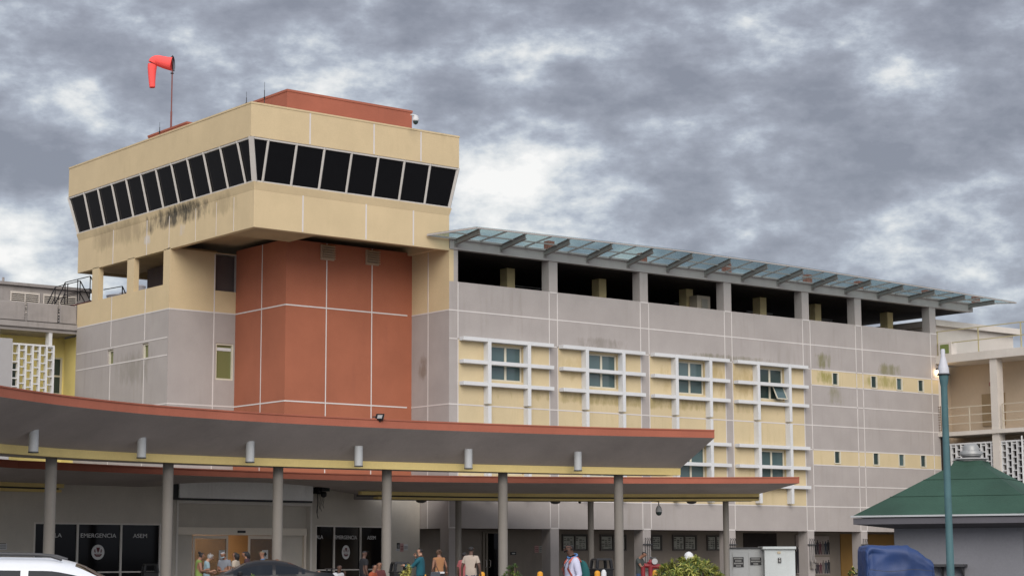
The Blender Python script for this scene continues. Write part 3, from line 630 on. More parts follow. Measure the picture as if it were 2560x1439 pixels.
def dpanel(x0, x1, solid, name, mg=None, dd=-.18):
    a = f.hit(x0, 1380)[0]; b = f.hit(x1, 1380)[0]; m = MB(); w_ = .11
    if solid: f.box(m, a, b, dd-.05, dd, .14, hz0); return m.build(name, WALLE, EB)
    f.box(m, a, a+w_, dd-.05, dd, .14, hz0-.02); f.box(m, b-w_, b, dd-.05, dd, .14, hz0-.02); f.box(m, a+w_, b-w_, dd-.05, dd, hz0-.17, hz0-.02); f.box(m, a+w_, b-w_, dd-.05, dd, .14, .36)
    o = m.build(name, DM, EB); k = MB(); f.box(k, a+w_, b-w_, dd-.03, dd-.02, .36, hz0-.17); k.build('pane', mg, o); return o
dgl = glass('door_glass', (.10, .09, .06), .08, .5, .45)
dpanel(440, 486, True, 'fixed_panel'); dpanel(488, 576, False, 'sliding_door', dgl); dpanel(627, 712, False, 'sliding_door', dgl); dpanel(712, 762, True, 'fixed_panel')
m = MB(); a = f.hit(762, 1380)[0]; f.box(m, a, a+.14, -.25, -.05, .14, hz0); m.build('door_post', DM, EB)
for x, y, mm in ((560, 1385, WHT), (668, 1384, WHT)):
    u, z = f.hit(x, y); k = MB(); f.box(k, u-.18, u+.18, -.165, -.155, z-.22, z+.2); k.build('notice', mm, EB)
    k = MB(); c = f.p(u, -.15, z); k.face([f.p(u, -.15, z+.13), f.p(u+.1, -.15, z), f.p(u, -.15, z-.13), f.p(u-.1, -.15, z)]); k.build('notice_symbol', BLACK, EB)
# lit lobby behind the doors
m = MB(); f.wall  # lobby walls
f.box(m, U0-1, U1+1, -4.4, -4.2, .14, 3.6); f.box(m, U0-1.2, U0-1, -4.2, -.4, .14, 3.6); f.box(m, U1+1, U1+1.2, -4.2, -.4, .14, 3.6)
m.build('lobby_wall', mat('orange_lobby_paint', (.55, .34, .18), .8, .1), EB)
m = MB(); f.box(m, U0-1, U1+1, -4.2, -.4, 3.4, 3.5); m.build('lobby_ceiling', WHT, EB); m = MB(); f.box(m, f.hit(515, 1380)[0]-.1, f.hit(525, 1380)[0]+.35, -3.6, -3.3, .14, 3.3); m.build('lobby_column', TEAL, EB)
m = MB(); um = (U0+U1)/2; f.box(m, um-.8, um+1.0, -2.6, -2.0, 3.34, 3.395); m.build('lobby_lamp', emis('warm_lamp', (1, .82, .6), 13), EB)
# blank sign box with a black end
sb = thing('sign_box', 'long blank white sign box with a black end over the entrance doors', 'sign', F2.p((U0+U1)/2, 0, 4.3))
a, b, z0, z1 = rectpx(f, 449, 1243, 783, 1206, .5)
m = MB(); f.box(m, a, b, .42, .5, z0, z1); m.build('sign_face', mat('blank_sign_face', (.82, .82, .79), .5, .08, 1.0, .3, (.12, .11, .1)), sb)
m = MB(); f.box(m, a-.32, b+.02, .0, .42, z0-.08, z1+.09); m.build('sign_case', BLACK, sb)
cu, cz = f.hit(806, 1228, .45)
cc = thing('camera_cluster', 'blackened camera and junction box with dangling cables beside the sign box', 'camera', f.p(cu, .3, cz))
m = MB(); f.box(m, cu-.20, cu+.30, .15, .65, cz+.02, cz+.34); f.box(m, cu-.28, cu-.18, .2, .5, cz-.05, cz+.25); m.lathe(f.p(cu+.08, .45, cz-.28), [(.05, -.0), (.14, .06), (.16, .18), (.12, .28)], 12); f.box(m, cu-.3, cu+.25, -.1, .16, cz-.1, cz+.2); m.build('housing', BLACK, cc)
m = MB(); f.box(m, cu+.10, cu+.28, .651, .67, cz+.08, cz+.30); m.build('lens_cover', TEALD, cc)
for k, (dx, ln) in enumerate(((-.15, .95), (-.05, .75), (.02, .85), (.12, .6), (.2, .7), (-.2, 1.2))):
    m = MB(); p0 = f.p(cu+dx, .3, cz-.1); m.tube([p0, p0+Vector((.03, 0, -ln*.4)), p0+Vector((-.02, 0, -ln*.75)), p0+Vector((.03*(k % 3), 0, -ln))], .012 if k < 5 else .02, 5); m.build('cable', BLACK, cc)
# notices on the wall right of the lettered window
for k, (x0, y0, x1, y1, cname) in enumerate(((992, 1356, 999, 1370, 'b'), (1000, 1357, 1008, 1378, 'r'), (1009, 1359, 1019, 1374, 'w'), (990, 1370, 999, 1376, 'w'))):
    a, b, z0, z1 = rectpx(F3, x0, y1, x1, y0); mm = {'b': BLACK, 'r': mat('pink_notice', (.50, .30, .28), .8), 'w': WHT}[cname]; m = MB(); F3.box(m, a, b, .0, .02, z0, z1); n_ = m.build('notice', mm, EB)
    q = MB(); h = (z1-z0)/5
    for r_ in range(3): F3.box(q, a+.03, b-.03, .021, .024, z0+h*(1.1+r_), z0+h*(1.45+r_))
    q.build('notice_print', DGREY if cname == 'w' else MAROON if cname == 'r' else LETW, n_)
a, b, z0, z1 = rectpx(F1, -6, 1373, 17, 1357); m = MB(); F1.box(m, a, b, 0, .02, z0, z1); n_ = m.build('notice', WHT, EB); q = MB()
for r_ in range(3): F1.box(q, a+.08, b-.05, .021, .024, z0+.06+.09*r_, z0+.09+.09*r_)
q.build('notice_print', DGREY, n_)

# ------------------------------------------------------------------ driveway canopies
def offs(P, d):      # offset a polyline to its left side (away from the camera)
    o = []
    for i, p in enumerate(P):
        t = (P[min(i+1, len(P)-1)]-P[max(i-1, 0)]); t.z = 0; t.normalize(); o.append(p+Vector((-t.y, t.x, 0))*d)
    return o
def lift(P, z): return [Vector((p.x, p.y, z)) for p in P]
def canopy(name, label, beam, lip, zb, bh, zl, fh, rear, n=44, zin=lambda x: 0, wing=None):
    c = thing(name, label, 'canopy', (lip[-1][0], lip[-1][1], 0)); B = resample([(x, y, 0) for x, y in beam], n); Lp = resample([(x, y, 0) for x, y in lip], n)
    rise = zl
    s = MB(); Bi = [Vector((p.x, p.y, zb+bh+zin(p.x))) for p in B]; s.strip(lift(Lp, zl), Bi)                     # rising soffit
    bk = offs(B, rear); s.strip(lift(B, zb+.03) if wing else Bi, lift(bk, zb+.03) if wing else [Vector((p.x, p.y, q.z)) for p, q in zip(bk, Bi)])
    if wing: s.strip(lift(bk, zb+.03), lift(offs(B, wing[0]), wing[1])); s.strip(lift(offs(B, wing[0]), wing[1]), lift(offs(B, wing[0]), wing[1]+.3)); s.strip(lift(offs(B, wing[0]), wing[1]+.3), lift(bk, zb+.35))  # unseen rear wing, its length added to block light
    s.face([Vector((*Lp[-1].xy, zl)), Vector((*B[-1].xy, zb+bh)), Vector((*B[-1].xy, zl+.02))]); s.build('soffit', SOFF, c, smooth=True)
    s = MB(); Lt = lift(Lp, zl+fh); s.strip(lift(Lp, zl), Lt); Li = offs(Lp, .22); s.strip(Lt, lift(Li, zl+fh))
    s.face([Vector((*Lp[-1].xy, zl)), Vector((*Li[-1].xy, zl)), Vector((*Li[-1].xy, zl+fh)), Vector((*Lp[-1].xy, zl+fh))])
    s.strip(lift(offs(Lp, -.03), zl+fh), lift(offs(Lp, -.03), zl+fh+.05)); s.strip(lift(offs(Lp, -.03), zl+fh+.05), lift(Li, zl+fh+.05)); s.strip(lift(offs(Lp, -.03), zl+fh), lift(Lp, zl+fh)); s.build('fascia', ORGT, c)
    s = MB(); s.strip(lift(Li, zl+fh), lift(B, zb+bh+.45)); s.strip(lift(B, zb+bh+.45), lift(bk, zb+bh+.45)); s.strip(lift(bk, zb+bh+.45), lift(bk, zb+.03))
    s.face([Vector((*Li[-1].xy, zl+fh-.01)), Vector((*Li[-1].xy, zl)), Vector((*B[-1].xy, zb+bh)), Vector((*B[-1].xy, zb+bh+.35))]); s.face([Vector((*bk[-1].xy, zb+.03)), Vector((*bk[-1].xy, zb+.3)), Vector((*B[-1].xy, zb+bh+.35)), Vector((*B[-1].xy, zb+.03))]); s.build('canopy_roof', CONC, c)
    return c, B, Lp
nb = [(-40, -26), (-37, -22.6), (-34.3, -20.25), (-31, -18.45), (-28.5, -17.55), (-25.7, -17.0), (-23.1, -16.8), (-20.7, -16.8), (-18.3, -16.9), (-15.8, -17.1), (-10.3, -17.7), (-4.84, -18.8), (-2.07, -19.66)]
nl = [(-42, -31), (-39, -27.4), (-36.06, -24.55), (-33.2, -22.5), (-31.3, -21.4), (-28.9, -20.3), (-27, -19.72), (-24, -19.15), (-20.7, -18.85), (-17.5, -18.9), (-14.6, -19.1), (-10.9, -19.6), (-7.2, -20.35), (-4.5, -21.2), (-2.19, -21.95)]
NC, NB, NL = canopy('driveway_canopy', 'nearer curved driveway canopy with terracotta lip, the longer and taller of the two', nb, nl, 5.0, .28, 6.5, .30, 1.7, wing=(9.3, 6.95))  # hidden rear wing extended to shade the far canopy and entrance
def beam_strip(P, z0, z1, d0, d1, c, i0=0, i1=None, nm='edge_beam', mt=None):
    P = P[i0:i1]; a = offs(P, d0); b = offs(P, d1); s = MB(); s.strip(lift(a, z0), lift(a, z1)); s.strip(lift(a, z0), lift(b, z0)); s.strip(lift(b, z0), lift(b, z1))
    for p, q in ((a[0], b[0]), (a[-1], b[-1])): s.face([Vector((*p.xy, z0)), Vector((*q.xy, z0)), Vector((*q.xy, z1)), Vector((*p.xy, z1))])
    return s.build(nm, mt or BEAMY, c)
beam_strip(NB, 5.0, 5.30, -.06, .25, NC)
def cdepth(P, px):   # where the ray of a picture column meets a plan curve
    d = ray(px, 1200); best = None
    for a, b in zip(P, P[1:]):
        e = b-a; den = d.x*e.y-d.y*e.x
        if abs(den) < 1e-9: continue
        t = ((a.x-CAM.x)*e.y-(a.y-CAM.y)*e.x)/den; s_ = ((a.x-CAM.x)*d.y-(a.y-CAM.y)*d.x)/den
        if -.01 <= s_ <= 1.01 and t > 0: best = CAM+d*t
    return best
NBm = offs(NB, .75)
for px in (127, 420, 695, 967, 1257, 1546):
    p = cdepth(NBm, px); m = MB(); m.lathe((p.x, p.y, 0), [(.2, 0), (.2, 5.05)], 28); m.build('column', COLM, NC, smooth=True)
NLt = offs(NB, -.95)
for px, y0 in ((81, 1130), (352, 1144), (624, 1155), (896, 1165), (1171, 1171), (1445, 1176)):
    p = cdepth(NLt, px); D = (p-CAM).dot(fwd)/ray(px, y0).dot(fwd); z = (CAM+ray(px, y0)*D).z
    m = MB(); m.lathe((p.x, p.y, z), [(.165, .0), (.165, .8)], 20); o = m.build('soffit_light', LGREY, NC, smooth=True); m = MB(); m.lathe((p.x, p.y, z), [(.15, -.012), (.175, -.01), (.175, .03), (.15, .035)], 20); m.build('light_rim', DGREY, o)
# two stepped far canopy
fb = [(-31, -6.4), (-26.2, -3.9), (-23.3, -3.2), (-17.5, -2.35), (-11, -2.0), (-7, -2.75), (-1.6, -3.35), (4.96, -5.85), (10.7, -9.8), (12.0, -10.75)]
fl = [(-34, -12.5), (-28.24, -8.1), (-26.16, -7.4), (-22.5, -6.3), (-18.62, -5.5), (-14.5, -4.95), (-10.53, -4.75), (-6.63, -5.0), (-3, -6.1), (.6, -7.55), (6.27, -10.75), (11.12, -14.4)]
FC, FBm, FLp = canopy('driveway_canopy', 'farther lower driveway canopy against the entrance wall, with doubled yellow edge beam', fb, fl, 4.36, .33, 5.1, .27, 3.2, zin=lambda x: .34*max(0, 1-((x+12.6)/5.8)**2))
iL = min(range(len(FBm)), key=lambda i: abs(FBm[i].x+23.5)); iR = min(range(len(FBm)), key=lambda i: abs(FBm[i].x+7.2))
for i0, i1 in ((0, iL+1), (iR, None)):
    beam_strip(FBm, 4.53, 4.70, -.06, .3, FC, i0, i1); beam_strip(FBm, 4.34, 4.455, .12, .6, FC, i0+(0 if i0 == 0 else 1), i1); beam_strip(FBm, 4.455, 4.53, .34, .5, FC, i0, i1, 'beam_shade_strip', DGREY)  # dark strip stands in for the shade between the stepped beams
FBc = offs(FBm, .8)
for px in (1146, 1476, 1813):
    p = cdepth(FBc, px); m = MB(); m.lathe((p.x, p.y, 0), [(.155, 0), (.155, 4.4)], 24); m.build('column', COLM, FC, smooth=True)
for px in (1053, 1388, 1728):
    p = cdepth(offs(FBm, 1.2), px); m = MB(); m.lathe((p.x, p.y, 4.39), [(.1, -.18), (.24, -.13), (.29, 0), (.29, .02)], 20); m.build('downlight', mat('dark_lamp_bowl', (.08, .075, .07), .5), FC, smooth=True)
p = cdepth(offs(FBm, .3), 1646)
hc = thing('hanging_camera', 'white dome security camera hanging under the far canopy edge', 'camera', (p.x, p.y, 3.6)); m = MB(); m.tube([(p.x, p.y, 4.36), (p.x, p.y, 4.1)], .025, 8); m.bar((p.x-.5, p.y, 4.33), (p.x, p.y, 4.3), .04, .03); m.build('bracket', DGREY, hc)
m = MB(); m.lathe((p.x, p.y, 3.78), [(.16, .0), (.17, .08), (.14, .22), (.05, .34)], 16); m.build('housing', LGREY, hc, smooth=True); m = MB(); m.lathe((p.x, p.y, 3.78), [(.03, -.19), (.11, -.15), (.155, -.06), (.16, 0)], 16); m.build('dome', TEALD, hc, smooth=True)
p = cdepth(offs(FBm, .35), 1449); m = MB(); m.lathe((p.x, p.y, 4.27), [(.03, -.06), (.07, -.03), (.08, .06)], 10); m.build('sensor', BLACK, FC)
p = cdepth(NL, 948); fp = Vector((p.x, p.y, 6.93)); fd = thing('floodlight', 'small black floodlight on the terracotta lip of the near canopy', 'floodlight', fp-Vector((0, 0, .1)))
m = MB(); m.hexa([fp+RT*a+Vector((fwd.x, fwd.y, 0))*b+Vector((0, 0, c)) for a, b, c in ((-.18, -.1, -.13), (.14, -.1, -.13), (.14, .05, -.16), (-.18, .05, -.16), (-.12, -.16, .10), (.2, -.16, .10), (.2, .0, .12), (-.12, .0, .12))]); m.bar(fp+RT*-.28, fp+RT*-.1, .03, .05); m.bar(fp+Vector((0, 0, -.12)), fp+Vector((0, 0, -.2)), .06, .06); m.build('lamp_case', BLACK, fd)
m = MB(); m.face([fp+RT*a+Vector((fwd.x, fwd.y, 0))*b+Vector((0, 0, c)) for a, b, c in ((-.09, -.125, -.07), (.09, -.125, -.07), (.13, -.158, .06), (-.06, -.158, .06))]); m.build('lens', LGREY, fd)

# ------------------------------------------------------------------ old wing at the left
OL = thing('old_hospital_wing', 'older yellow and concrete hospital wing with breeze-block screen, left of the tower', 'building', (-16, 20, 0))
m = MB(); m.box(-34, -11.5, 22, 22.3, 0, 14.3); m.box(-11.50, -11.2, 19.75, 22, 0, 14.1); m.build('yellow_wall', OLDY, OL)
m = MB(); m.box(-34, -11.9, 19.45, 24, 14.12, 14.32); m.box(-34, -11.9, 19.3, 24, 14.32, 14.62); m.build('concrete_ledge', CONC, OL)
xs_p = [(-34, -24.3), (-24.0, -19.6), (-19.4, -15.15), (-14.98, -13.17), (-13.02, -12.02)]
for a, b in xs_p:
    m = MB(); m.box(a, b, 19.42, 19.55, 14.68, 15.68); m.build('parapet_panel', CONC, OL, bevel=.02)
for x in (-15.07, -13.09):
    for k in range(5): m = MB()
    m = MB(); [m.box(x-.06, x+.06, 19.5, 19.6, 14.7+.18*k, 14.78+.18*k) for k in range(5)]; m.box(x-.07, x+.07, 19.7, 19.75, 14.6, 15.6); m.build('gap_louvre', CONC if x < -14 else DGREY, OL)
m = MB()
for z in (15.70, 14.62): m.box(-34, -12.05, 19.58, 19.66, z, z+.05)
m.build('parapet_rail', CONC, OL)
for x in (-20.6, -16.75, -13.62):
    m = MB(); m.box(x, x+.2, 19.5, 19.95, 13.2 if x > -16 else 0, 14.12); m.build('pilaster', WHT, OL)
m = MB(); m.box(-18.5, -15.87, 19.30, 19.42, 6.0, 13.60); m.build('grey_screen_panel', mat('pale_grey_panel', (.36, .35, .35), .8, .04), OL)
# breeze-block screen
m = MB(); x0, x1, zt, zb_ = -15.86, -13.40, 13.38, 8.2; cw = .415
m.box(x0, x1+.07, 19.35, 19.6, zt-.10, zt)
for i in range(7):
    x = x0+.0+i*cw; m.box(x-.055, x+.055, 19.35, 19.6, zb_, zt-.1)
for i in range(6):
    x = x0+i*cw
    for k in range(11):
        z = zt-.38-(.20 if i % 2 == 0 else 0)-k*.46
        if z > zb_: m.box(x+.055, x+cw-.055, 19.37, 19.58, z-.035, z+.03)
m.build('breeze_block_screen', WHT, OL)
for x0, x1, z0, z1 in ((-12.44, -11.62, 10.85, 13.0), (-15.3, -14.2, 8.5, 12.6)):
    m = MB(); f = Frame((0, 22), (1, 0), (0, -1)); f.box(m, x0, x0+.09, 0, .06, z0, z1); f.box(m, x1-.12, x1, 0, .06, z0, z1); f.box(m, x0, x1, 0, .055, z1-.09, z1); f.box(m, x0, x1, 0, .055, z0, z0+.09); f.box(m, x0, x1, 0, .05, (z0+z1)/2-.05, (z0+z1)/2+.05)
    o = m.build('window', FRM, OL); k = MB(); f.box(k, x0, x1, .01, .02, z0, z1); k.build('pane', TEALD, o)
m = MB(); m.box(-33, -9.0, 24.0, 30, 14.6, 17.28); m.build('rooftop_storey', CONC, OL); m = MB(); m.box(-33, -8.7, 23.8, 30.2, 17.29, 17.46); m.build('rooftop_slab', CONC, OL)
for a, b in ((-19.4, -16.4), (-14.07, -12.25), (-12.02, -9.9)):
    m = MB(); m.box(a, b, 23.9, 23.99, 16.86, 16.95); m.box(a, b, 23.9, 23.99, 15.75, 15.82); m.box(a, a+.06, 23.9, 23.99, 15.82, 16.86); m.box(b-.06, b, 23.9, 23.99, 15.82, 16.86); m.box((a+b)/2-.03, (a+b)/2+.03, 23.9, 23.99, 15.82, 16.86)
    for k in range(9): z = 15.88+k*.115; m.hexa([(a+.06, 23.88, z), (b-.06, 23.88, z), (b-.06, 23.97, z+.05), (a+.06, 23.97, z+.05), (a+.06, 23.88, z+.02), (b-.06, 23.88, z+.02), (b-.06, 23.97, z+.07), (a+.06, 23.97, z+.07)])
    o = m.build('louvre', CREAM, OL); k = MB(); k.box(a, b, 23.975, 23.995, 15.75, 16.95); k.build('louvre_void', BLACK, o)
m = MB(); m.tube([(-14.38, 24.3, 17.3), (-14.38, 24.3, 17.75)], .07, 10); m.build('roof_vent_pipe', CONC, OL)
# steel stair rails
ST = thing('roof_stair', 'black steel stair and landing railing over the old concrete parapet', 'stair', (-11.8, 20.5, 15.8)); m = MB()
def V3(x, y, z): return Vector((x, y, z))
RBK = mat('black_steel', (.018, .016, .018), .5, .05)
for yy, dx, dz in ((20.0, 0, 0), (21.3, .0, -.12)):
    A, Bp, Cc = V3(-12.5+dx, yy, 17.12+dz), V3(-10.95+dx, yy, 17.62+dz), V3(-13.05+dx, yy, 15.9+dz)
    m.bar(A, Bp, .05, .05); m.bar(A-V3(0, 0, .75), Bp-V3(0, 0, .72), .045, .045); m.bar(Cc, A, .05, .05); m.bar(Cc+V3(.28, 0, 0), A-V3(0, 0, .6), .045, .045)
    for p in (A, (A+Bp)/2, Bp): m.bar(p, V3(p.x, yy, 15.85+(p.x+12.5)*.32), .045, .045)
    m.bar(Bp, Bp+V3(.75, 0, -1.25), .05, .05); m.bar(Bp-V3(0, 0, .72), Bp+V3(.5, 0, -1.5), .045, .045)
A = V3(-8.6, 20.6, 17.3); m.bar(A, A-V3(1.2, 0, .3), .05, .05); m.bar(A, A-V3(0, 0, 1.5), .05, .05); m.bar(A, A+V3(.8, 0, -1.5), .05, .05); m.bar(A-V3(0, 0, .75), A-V3(1.2, 0, 1.05), .045, .045)
m.build('railing', RBK, ST); m = MB(); m.hexa([(-12.0, 19.9, 15.78), (-10.4, 19.9, 16.28), (-10.4, 21.4, 16.28), (-12.0, 21.4, 15.78), (-12.0, 19.9, 15.86), (-10.4, 19.9, 16.36), (-10.4, 21.4, 16.36), (-12.0, 21.4, 15.86)]); m.build('landing', mat('red_oxide_steel', (.09, .03, .03), .6), ST)
m = MB(); m.box(-34, -2, 19.7, 30, 14.62, 14.7); m.build('old_roof_deck', CONC, OL)
for k, (px, D, r, zt, lab) in enumerate(((302, 124, .9, 740, 'widest galvanised roof tank seen through the first terrace opening'), (320, 126, .55, 734, 'upright galvanised roof tank behind the pier between terrace openings'), (352, 125, .32, 716, 'narrow ribbed roof tank seen at the foot of the right terrace opening'))):
    p = dep(px, D, zt); t_ = thing('roof_tank', lab, 'tank', (p.x, p.y, 14.7), 'metal tanks on the roof behind the terrace'); m = MB()
    m.lathe((p.x, p.y, 14.7), [(r, 0), (r, p.z-14.75), (r*1.04, p.z-14.75), (r*1.04, p.z-14.68), (r*.5, p.z-14.6)], 20); m.build('tank_shell', mat('galvanised', (.26, .24, .24), .5, .15), t_)

# ------------------------------------------------------------------ old wing at the right, with galleries
OR_ = thing('old_hospital_wing', 'older cream wing with open balconies and pierced block screen at the far right', 'building', (42, -6, 0))
XF = 39.9
for za, zb2, nm in ((13.98, 14.50, 'gallery_slab'), (9.20, 9.46, 'gallery_slab')):
    m = MB(); m.box(XF, 46, -26, .25, za, zb2); m.build(nm, CREAM, OR_)
m = MB(); m.box(42.6, 42.9, -26, 1.0, 0, 14); m.box(40.12, 42.6, 1.0, 1.3, 0, 14); m.build('gallery_wall', mat('cream_glow_stucco', (.52, .42, .31), .9, .06, 2, .2, (.35, .3, .22)), OR_)  # cream wall colour warmed to carry the gallery's peach glow
m = MB(); m.box(40.12, 40.6, .02, 1.0, 4.5, 13.98); m.build('end_pier', CREAM, OR_)
m = MB(); m.box(40.14, 40.5, -.25, .0, 3, 9.2); m.build('dark_joint', DARKROOM, OR_)
for y in (-4.75, -10.6, -16.4, -22.2):
    for z0, z1 in ((9.46, 13.98), (0, 9.2)):
        m = MB(); m.box(40.05, 40.65, y, y+.55, z0, z1); m.build('gallery_column', CREAM, OR_)
def railing(y0, y1, zf, hs, npost, name, mt, x=40.15, r=.028):
    m = MB()
    for h in hs: m.bar((x, y0, zf+h), (x, y1, zf+h), r*1.8, r*1.8)
    for i in range(npost+1): y = y0+(y1-y0)*i/npost; m.bar((x, y, zf), (x, y, zf+hs[-1]), r*2, r*2)
    return m.build(name, mt, OR_)
CRR = mat('cream_rail_paint', (.50, .44, .34), .6, .05, 3, .2, (.35, .25, .12))
railing(-4.2, -.6, 9.46, (.52, 1.05, 1.58), 2, 'gallery_railing', CRR); railing(-10.0, -5.0, 9.46, (.52, 1.05, 1.58), 2, 'gallery_railing', CRR); railing(-15.8, -10.7, 9.46, (.52, 1.05, 1.58), 2, 'gallery_railing', CRR)
railing(-16.6, .0, 14.50, (.80, 1.62), 5, 'roof_railing', mat('ochre_rail_paint', (.42, .36, .20), .6, .08, 3, .3, (.2, .1, .05)), r=.032)
m = MB(); m.box(42.5, 42.6, -3.4, -1.6, 9.9, 12.0); m.build('notice_board', mat('tan_board', (.30, .22, .13), .8), OR_)
m = MB(); m.box(42.45, 42.6, -2.6, -2.3, 12.5, 12.75); m.build('alarm_bell', mat('alarm_red', (.25, .03, .03), .5), OR_)
# pierced screen below
m = MB(); 
for i in range(36):
    y = -.75-i*.40
    m.box(40.2, 40.42, y-.045, y+.045, 3.0, 8.62)
    for k in range(12):
        z = 8.5-(.2 if i % 2 else 0)-k*.42
        if z > 3: m.box(40.22, 40.40, y-.355, y-.045, z-.035, z+.035)
m.box(40.2, 40.42, -15.5, -.6, 8.62, 8.72); m.build('pierced_screen', WHT, OR_)
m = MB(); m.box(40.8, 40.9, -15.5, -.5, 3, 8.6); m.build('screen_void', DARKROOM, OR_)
m = MB(); m.tube([(40.0, -6.5, 6), (40.0, -6.5, 8.95)], .05, 8); m.build('downpipe', WHT, OR_)
# penthouse of the right wing
m = MB(); m.box(41.6, 50, 1.3, 18, 14.5, 16.72); m.build('penthouse_wall', CREAM, OR_); m = MB(); m.box(41.2, 50.3, .9, 18.4, 16.73, 17.12); m.build('penthouse_roof', CREAM, OR_)
m = MB(); m.box(41.2, 41.58, 1.5, 2.2, 14.6, 15.3); m.build('window_sill_box', CREAM, OR_)
ac = thing('window_air_conditioner', 'green-faced cream air conditioner box beside the roof railing', 'air conditioner', (40.3, .0, 14.5))
m = MB(); m.box(40.05, 40.6, -1.2, -.15, 14.5, 15.35); m.build('case', CREAM, ac); m = MB(); m.box(40.03, 40.05, -1.0, -.3, 14.62, 15.22); m.build('grille', mat('olive_green_grille', (.16, .20, .06), .7), ac)
bx = thing('roof_vent_box', 'small white box vent on the cream penthouse wall', 'vent', (41.5, 1.2, 15.0)); p0 = dep(2387, 137, 873); m = MB(); m.box(p0.x-.35, p0.x+.35, 1.1, 1.29, 14.9, 15.6); m.build('case', LGREY, bx)
wp = thing('wall_lamp', 'lit bulkhead lamp shining down the pier at the end of the wing', 'lamp', (40.3, -.1, 13.6)); lp_ = onX(2344, 925, 40.0)
m = MB(); m.lathe((40.0, lp_.y, lp_.z), [(.12, .0), (.13, .08), (.05, .16)], 12); m.build('lamp_hood', DGREY, wp); m = MB(); m.lathe((40.0, lp_.y, lp_.z-.10), [(.03, 0), (.10, .04), (.11, .1)], 12); m.build('lamp_glass', emis('lamp_white', (1, .85, .6), 6), wp)
pl = bpy.data.lights.new('lamp_light', 'POINT'); pl.energy = 12; pl.color = (1, .72, .42); pl.shadow_soft_size = .08; po = bpy.data.objects.new('lamp_light', pl); COL.objects.link(po); po.parent = wp; po.location = Vector((39.95, lp_.y-.12, lp_.z-.15))-Vector(wp.location)
cl_ = thing('cable_ladder', 'rusty narrow ladder-like cable tray on the pier below the lit lamp', 'ladder', (40.2, 0, 9.4)); m = MB()
for dy in (0, .22): m.bar((40.0, .02-dy, 9.55), (40.0, .02-dy, 11.2), .035, .04)
for k in range(10): m.bar((40.0, .02, 9.62+k*.17), (40.0, -.2, 9.62+k*.17), .03, .03)
m.build('ladder_frame', mat('rusty_steel', (.16, .09, .05), .8, .2), cl_)

# rooftop cabinet behind the parapet
rc2 = thing('rooftop_cabinet', 'cream metal cabinet standing behind the wing parapet between roof columns', 'cabinet', (21.4, 3, 15)); m = MB(); m.box(20.75, 21.85, 2.6, 3.3, 15.0, 17.25); m.build('cabinet_body', mat('cream_cabinet', (.55, .48, .36), .6, .08, 2, .3, (.3, .2, .1)), rc2, bevel=.02)
m = MB(); m.box(21.1, 21.6, 2.57, 2.598, 15.3, 17.05); m.build('cabinet_door', mat('grey_cabinet_door', (.40, .38, .31), .6, .1), rc2)

# ------------------------------------------------------------------ things in the colonnade recess
FRc = Frame((0, 3.3), (1, 0), (0, -1))
PAPER = mat('aged_paper', (.36, .36, .31), .9, .1)
def board(px0, px1, label):
    a = FRc.hit(px0, 1350)[0]; b = FRc.hit(px1, 1350)[0]; t_ = thing('bulletin_board', label, 'bulletin board', (a, 3.25, 1.85), 'glazed bulletin boards in the colonnade')
    m = MB(); z0, z1 = 1.84, 2.78; w_ = .07
    FRc.box(m, a, a+w_, 0, .1, z0, z1); FRc.box(m, b-w_, b, 0, .1, z0, z1); FRc.box(m, a+w_, b-w_, 0, .1, z0, z0+w_); FRc.box(m, a+w_, b-w_, 0, .1, z1-w_, z1); FRc.box(m, (a+b)/2-.04, (a+b)/2+.04, 0, .09, z0+w_, z1-w_); m.build('frame', mat('dark_board_frame', (.10, .09, .08), .6), t_)
    m = MB(); FRc.box(m, a+.02, b-.02, .0, .02, z0+.02, z1-.02); m.build('backing', mat('dark_board_back', (.05, .05, .045), .8), t_)
    rnd = random.Random(int(px0)); m = MB(); q = MB()
    for side in (0, 1):
        c0 = a+w_+.04 if side == 0 else (a+b)/2+.07; c1 = (a+b)/2-.07 if side == 0 else b-w_-.04
        FRc.box(m, c0, c1, .02, .026, z0+.10, z1-.12)
        for r_ in range(6):
            for s_ in range(3):
                if rnd.random() < .75:
                    x0_ = c0+.03+(c1-c0-.06)*s_/3; FRc.box(q, x0_, x0_+(c1-c0)/3*rnd.uniform(.4, .85), .027, .030, z0+.14+r_*.11, z0+.14+r_*.11+rnd.uniform(.03, .08))
    o = m.build('paper_sheet', PAPER, t_); q.build('printed_block', mat('faded_print', (.10, .10, .09), .8), o)
board(1404, 1468, 'glazed bulletin board directly above the man in the white shirt'); board(1499, 1564, 'glazed bulletin board half hidden by the near canopy column, right of the hooded bin'); board(1604, 1653, 'glazed bulletin board with its left side behind the conduit pier and standpipe')
board(1680, 1740, 'glazed bulletin board with four-part sheets over the yellow-green bush'); board(1766, 1812, 'glazed bulletin board cut by the right-hand thin canopy column')
def recess_thing(name, label, cat, px0, px1, z0, z1, mt, d=.05, grp=None):
    a = FRc.hit(px0, 1350)[0]; b = FRc.hit(px1, 1350)[0]; m = MB(); FRc.box(m, a, b, .0, d, z0, z1); t_ = thing(name, label, cat, ((a+b)/2, 3.25, z0), grp); m.build('panel', mt, t_); return t_, a, b
t_, a, b = recess_thing('small_sign', 'small black plate on the wall between the glass door and the paper notices', 'sign', 1276, 1289, 1.62, 1.78, BLACK)
m = MB(); FRc.box(m, a+.08, b-.08, .051, .055, 1.67, 1.73); m.build('sign_print', LETW, t_)
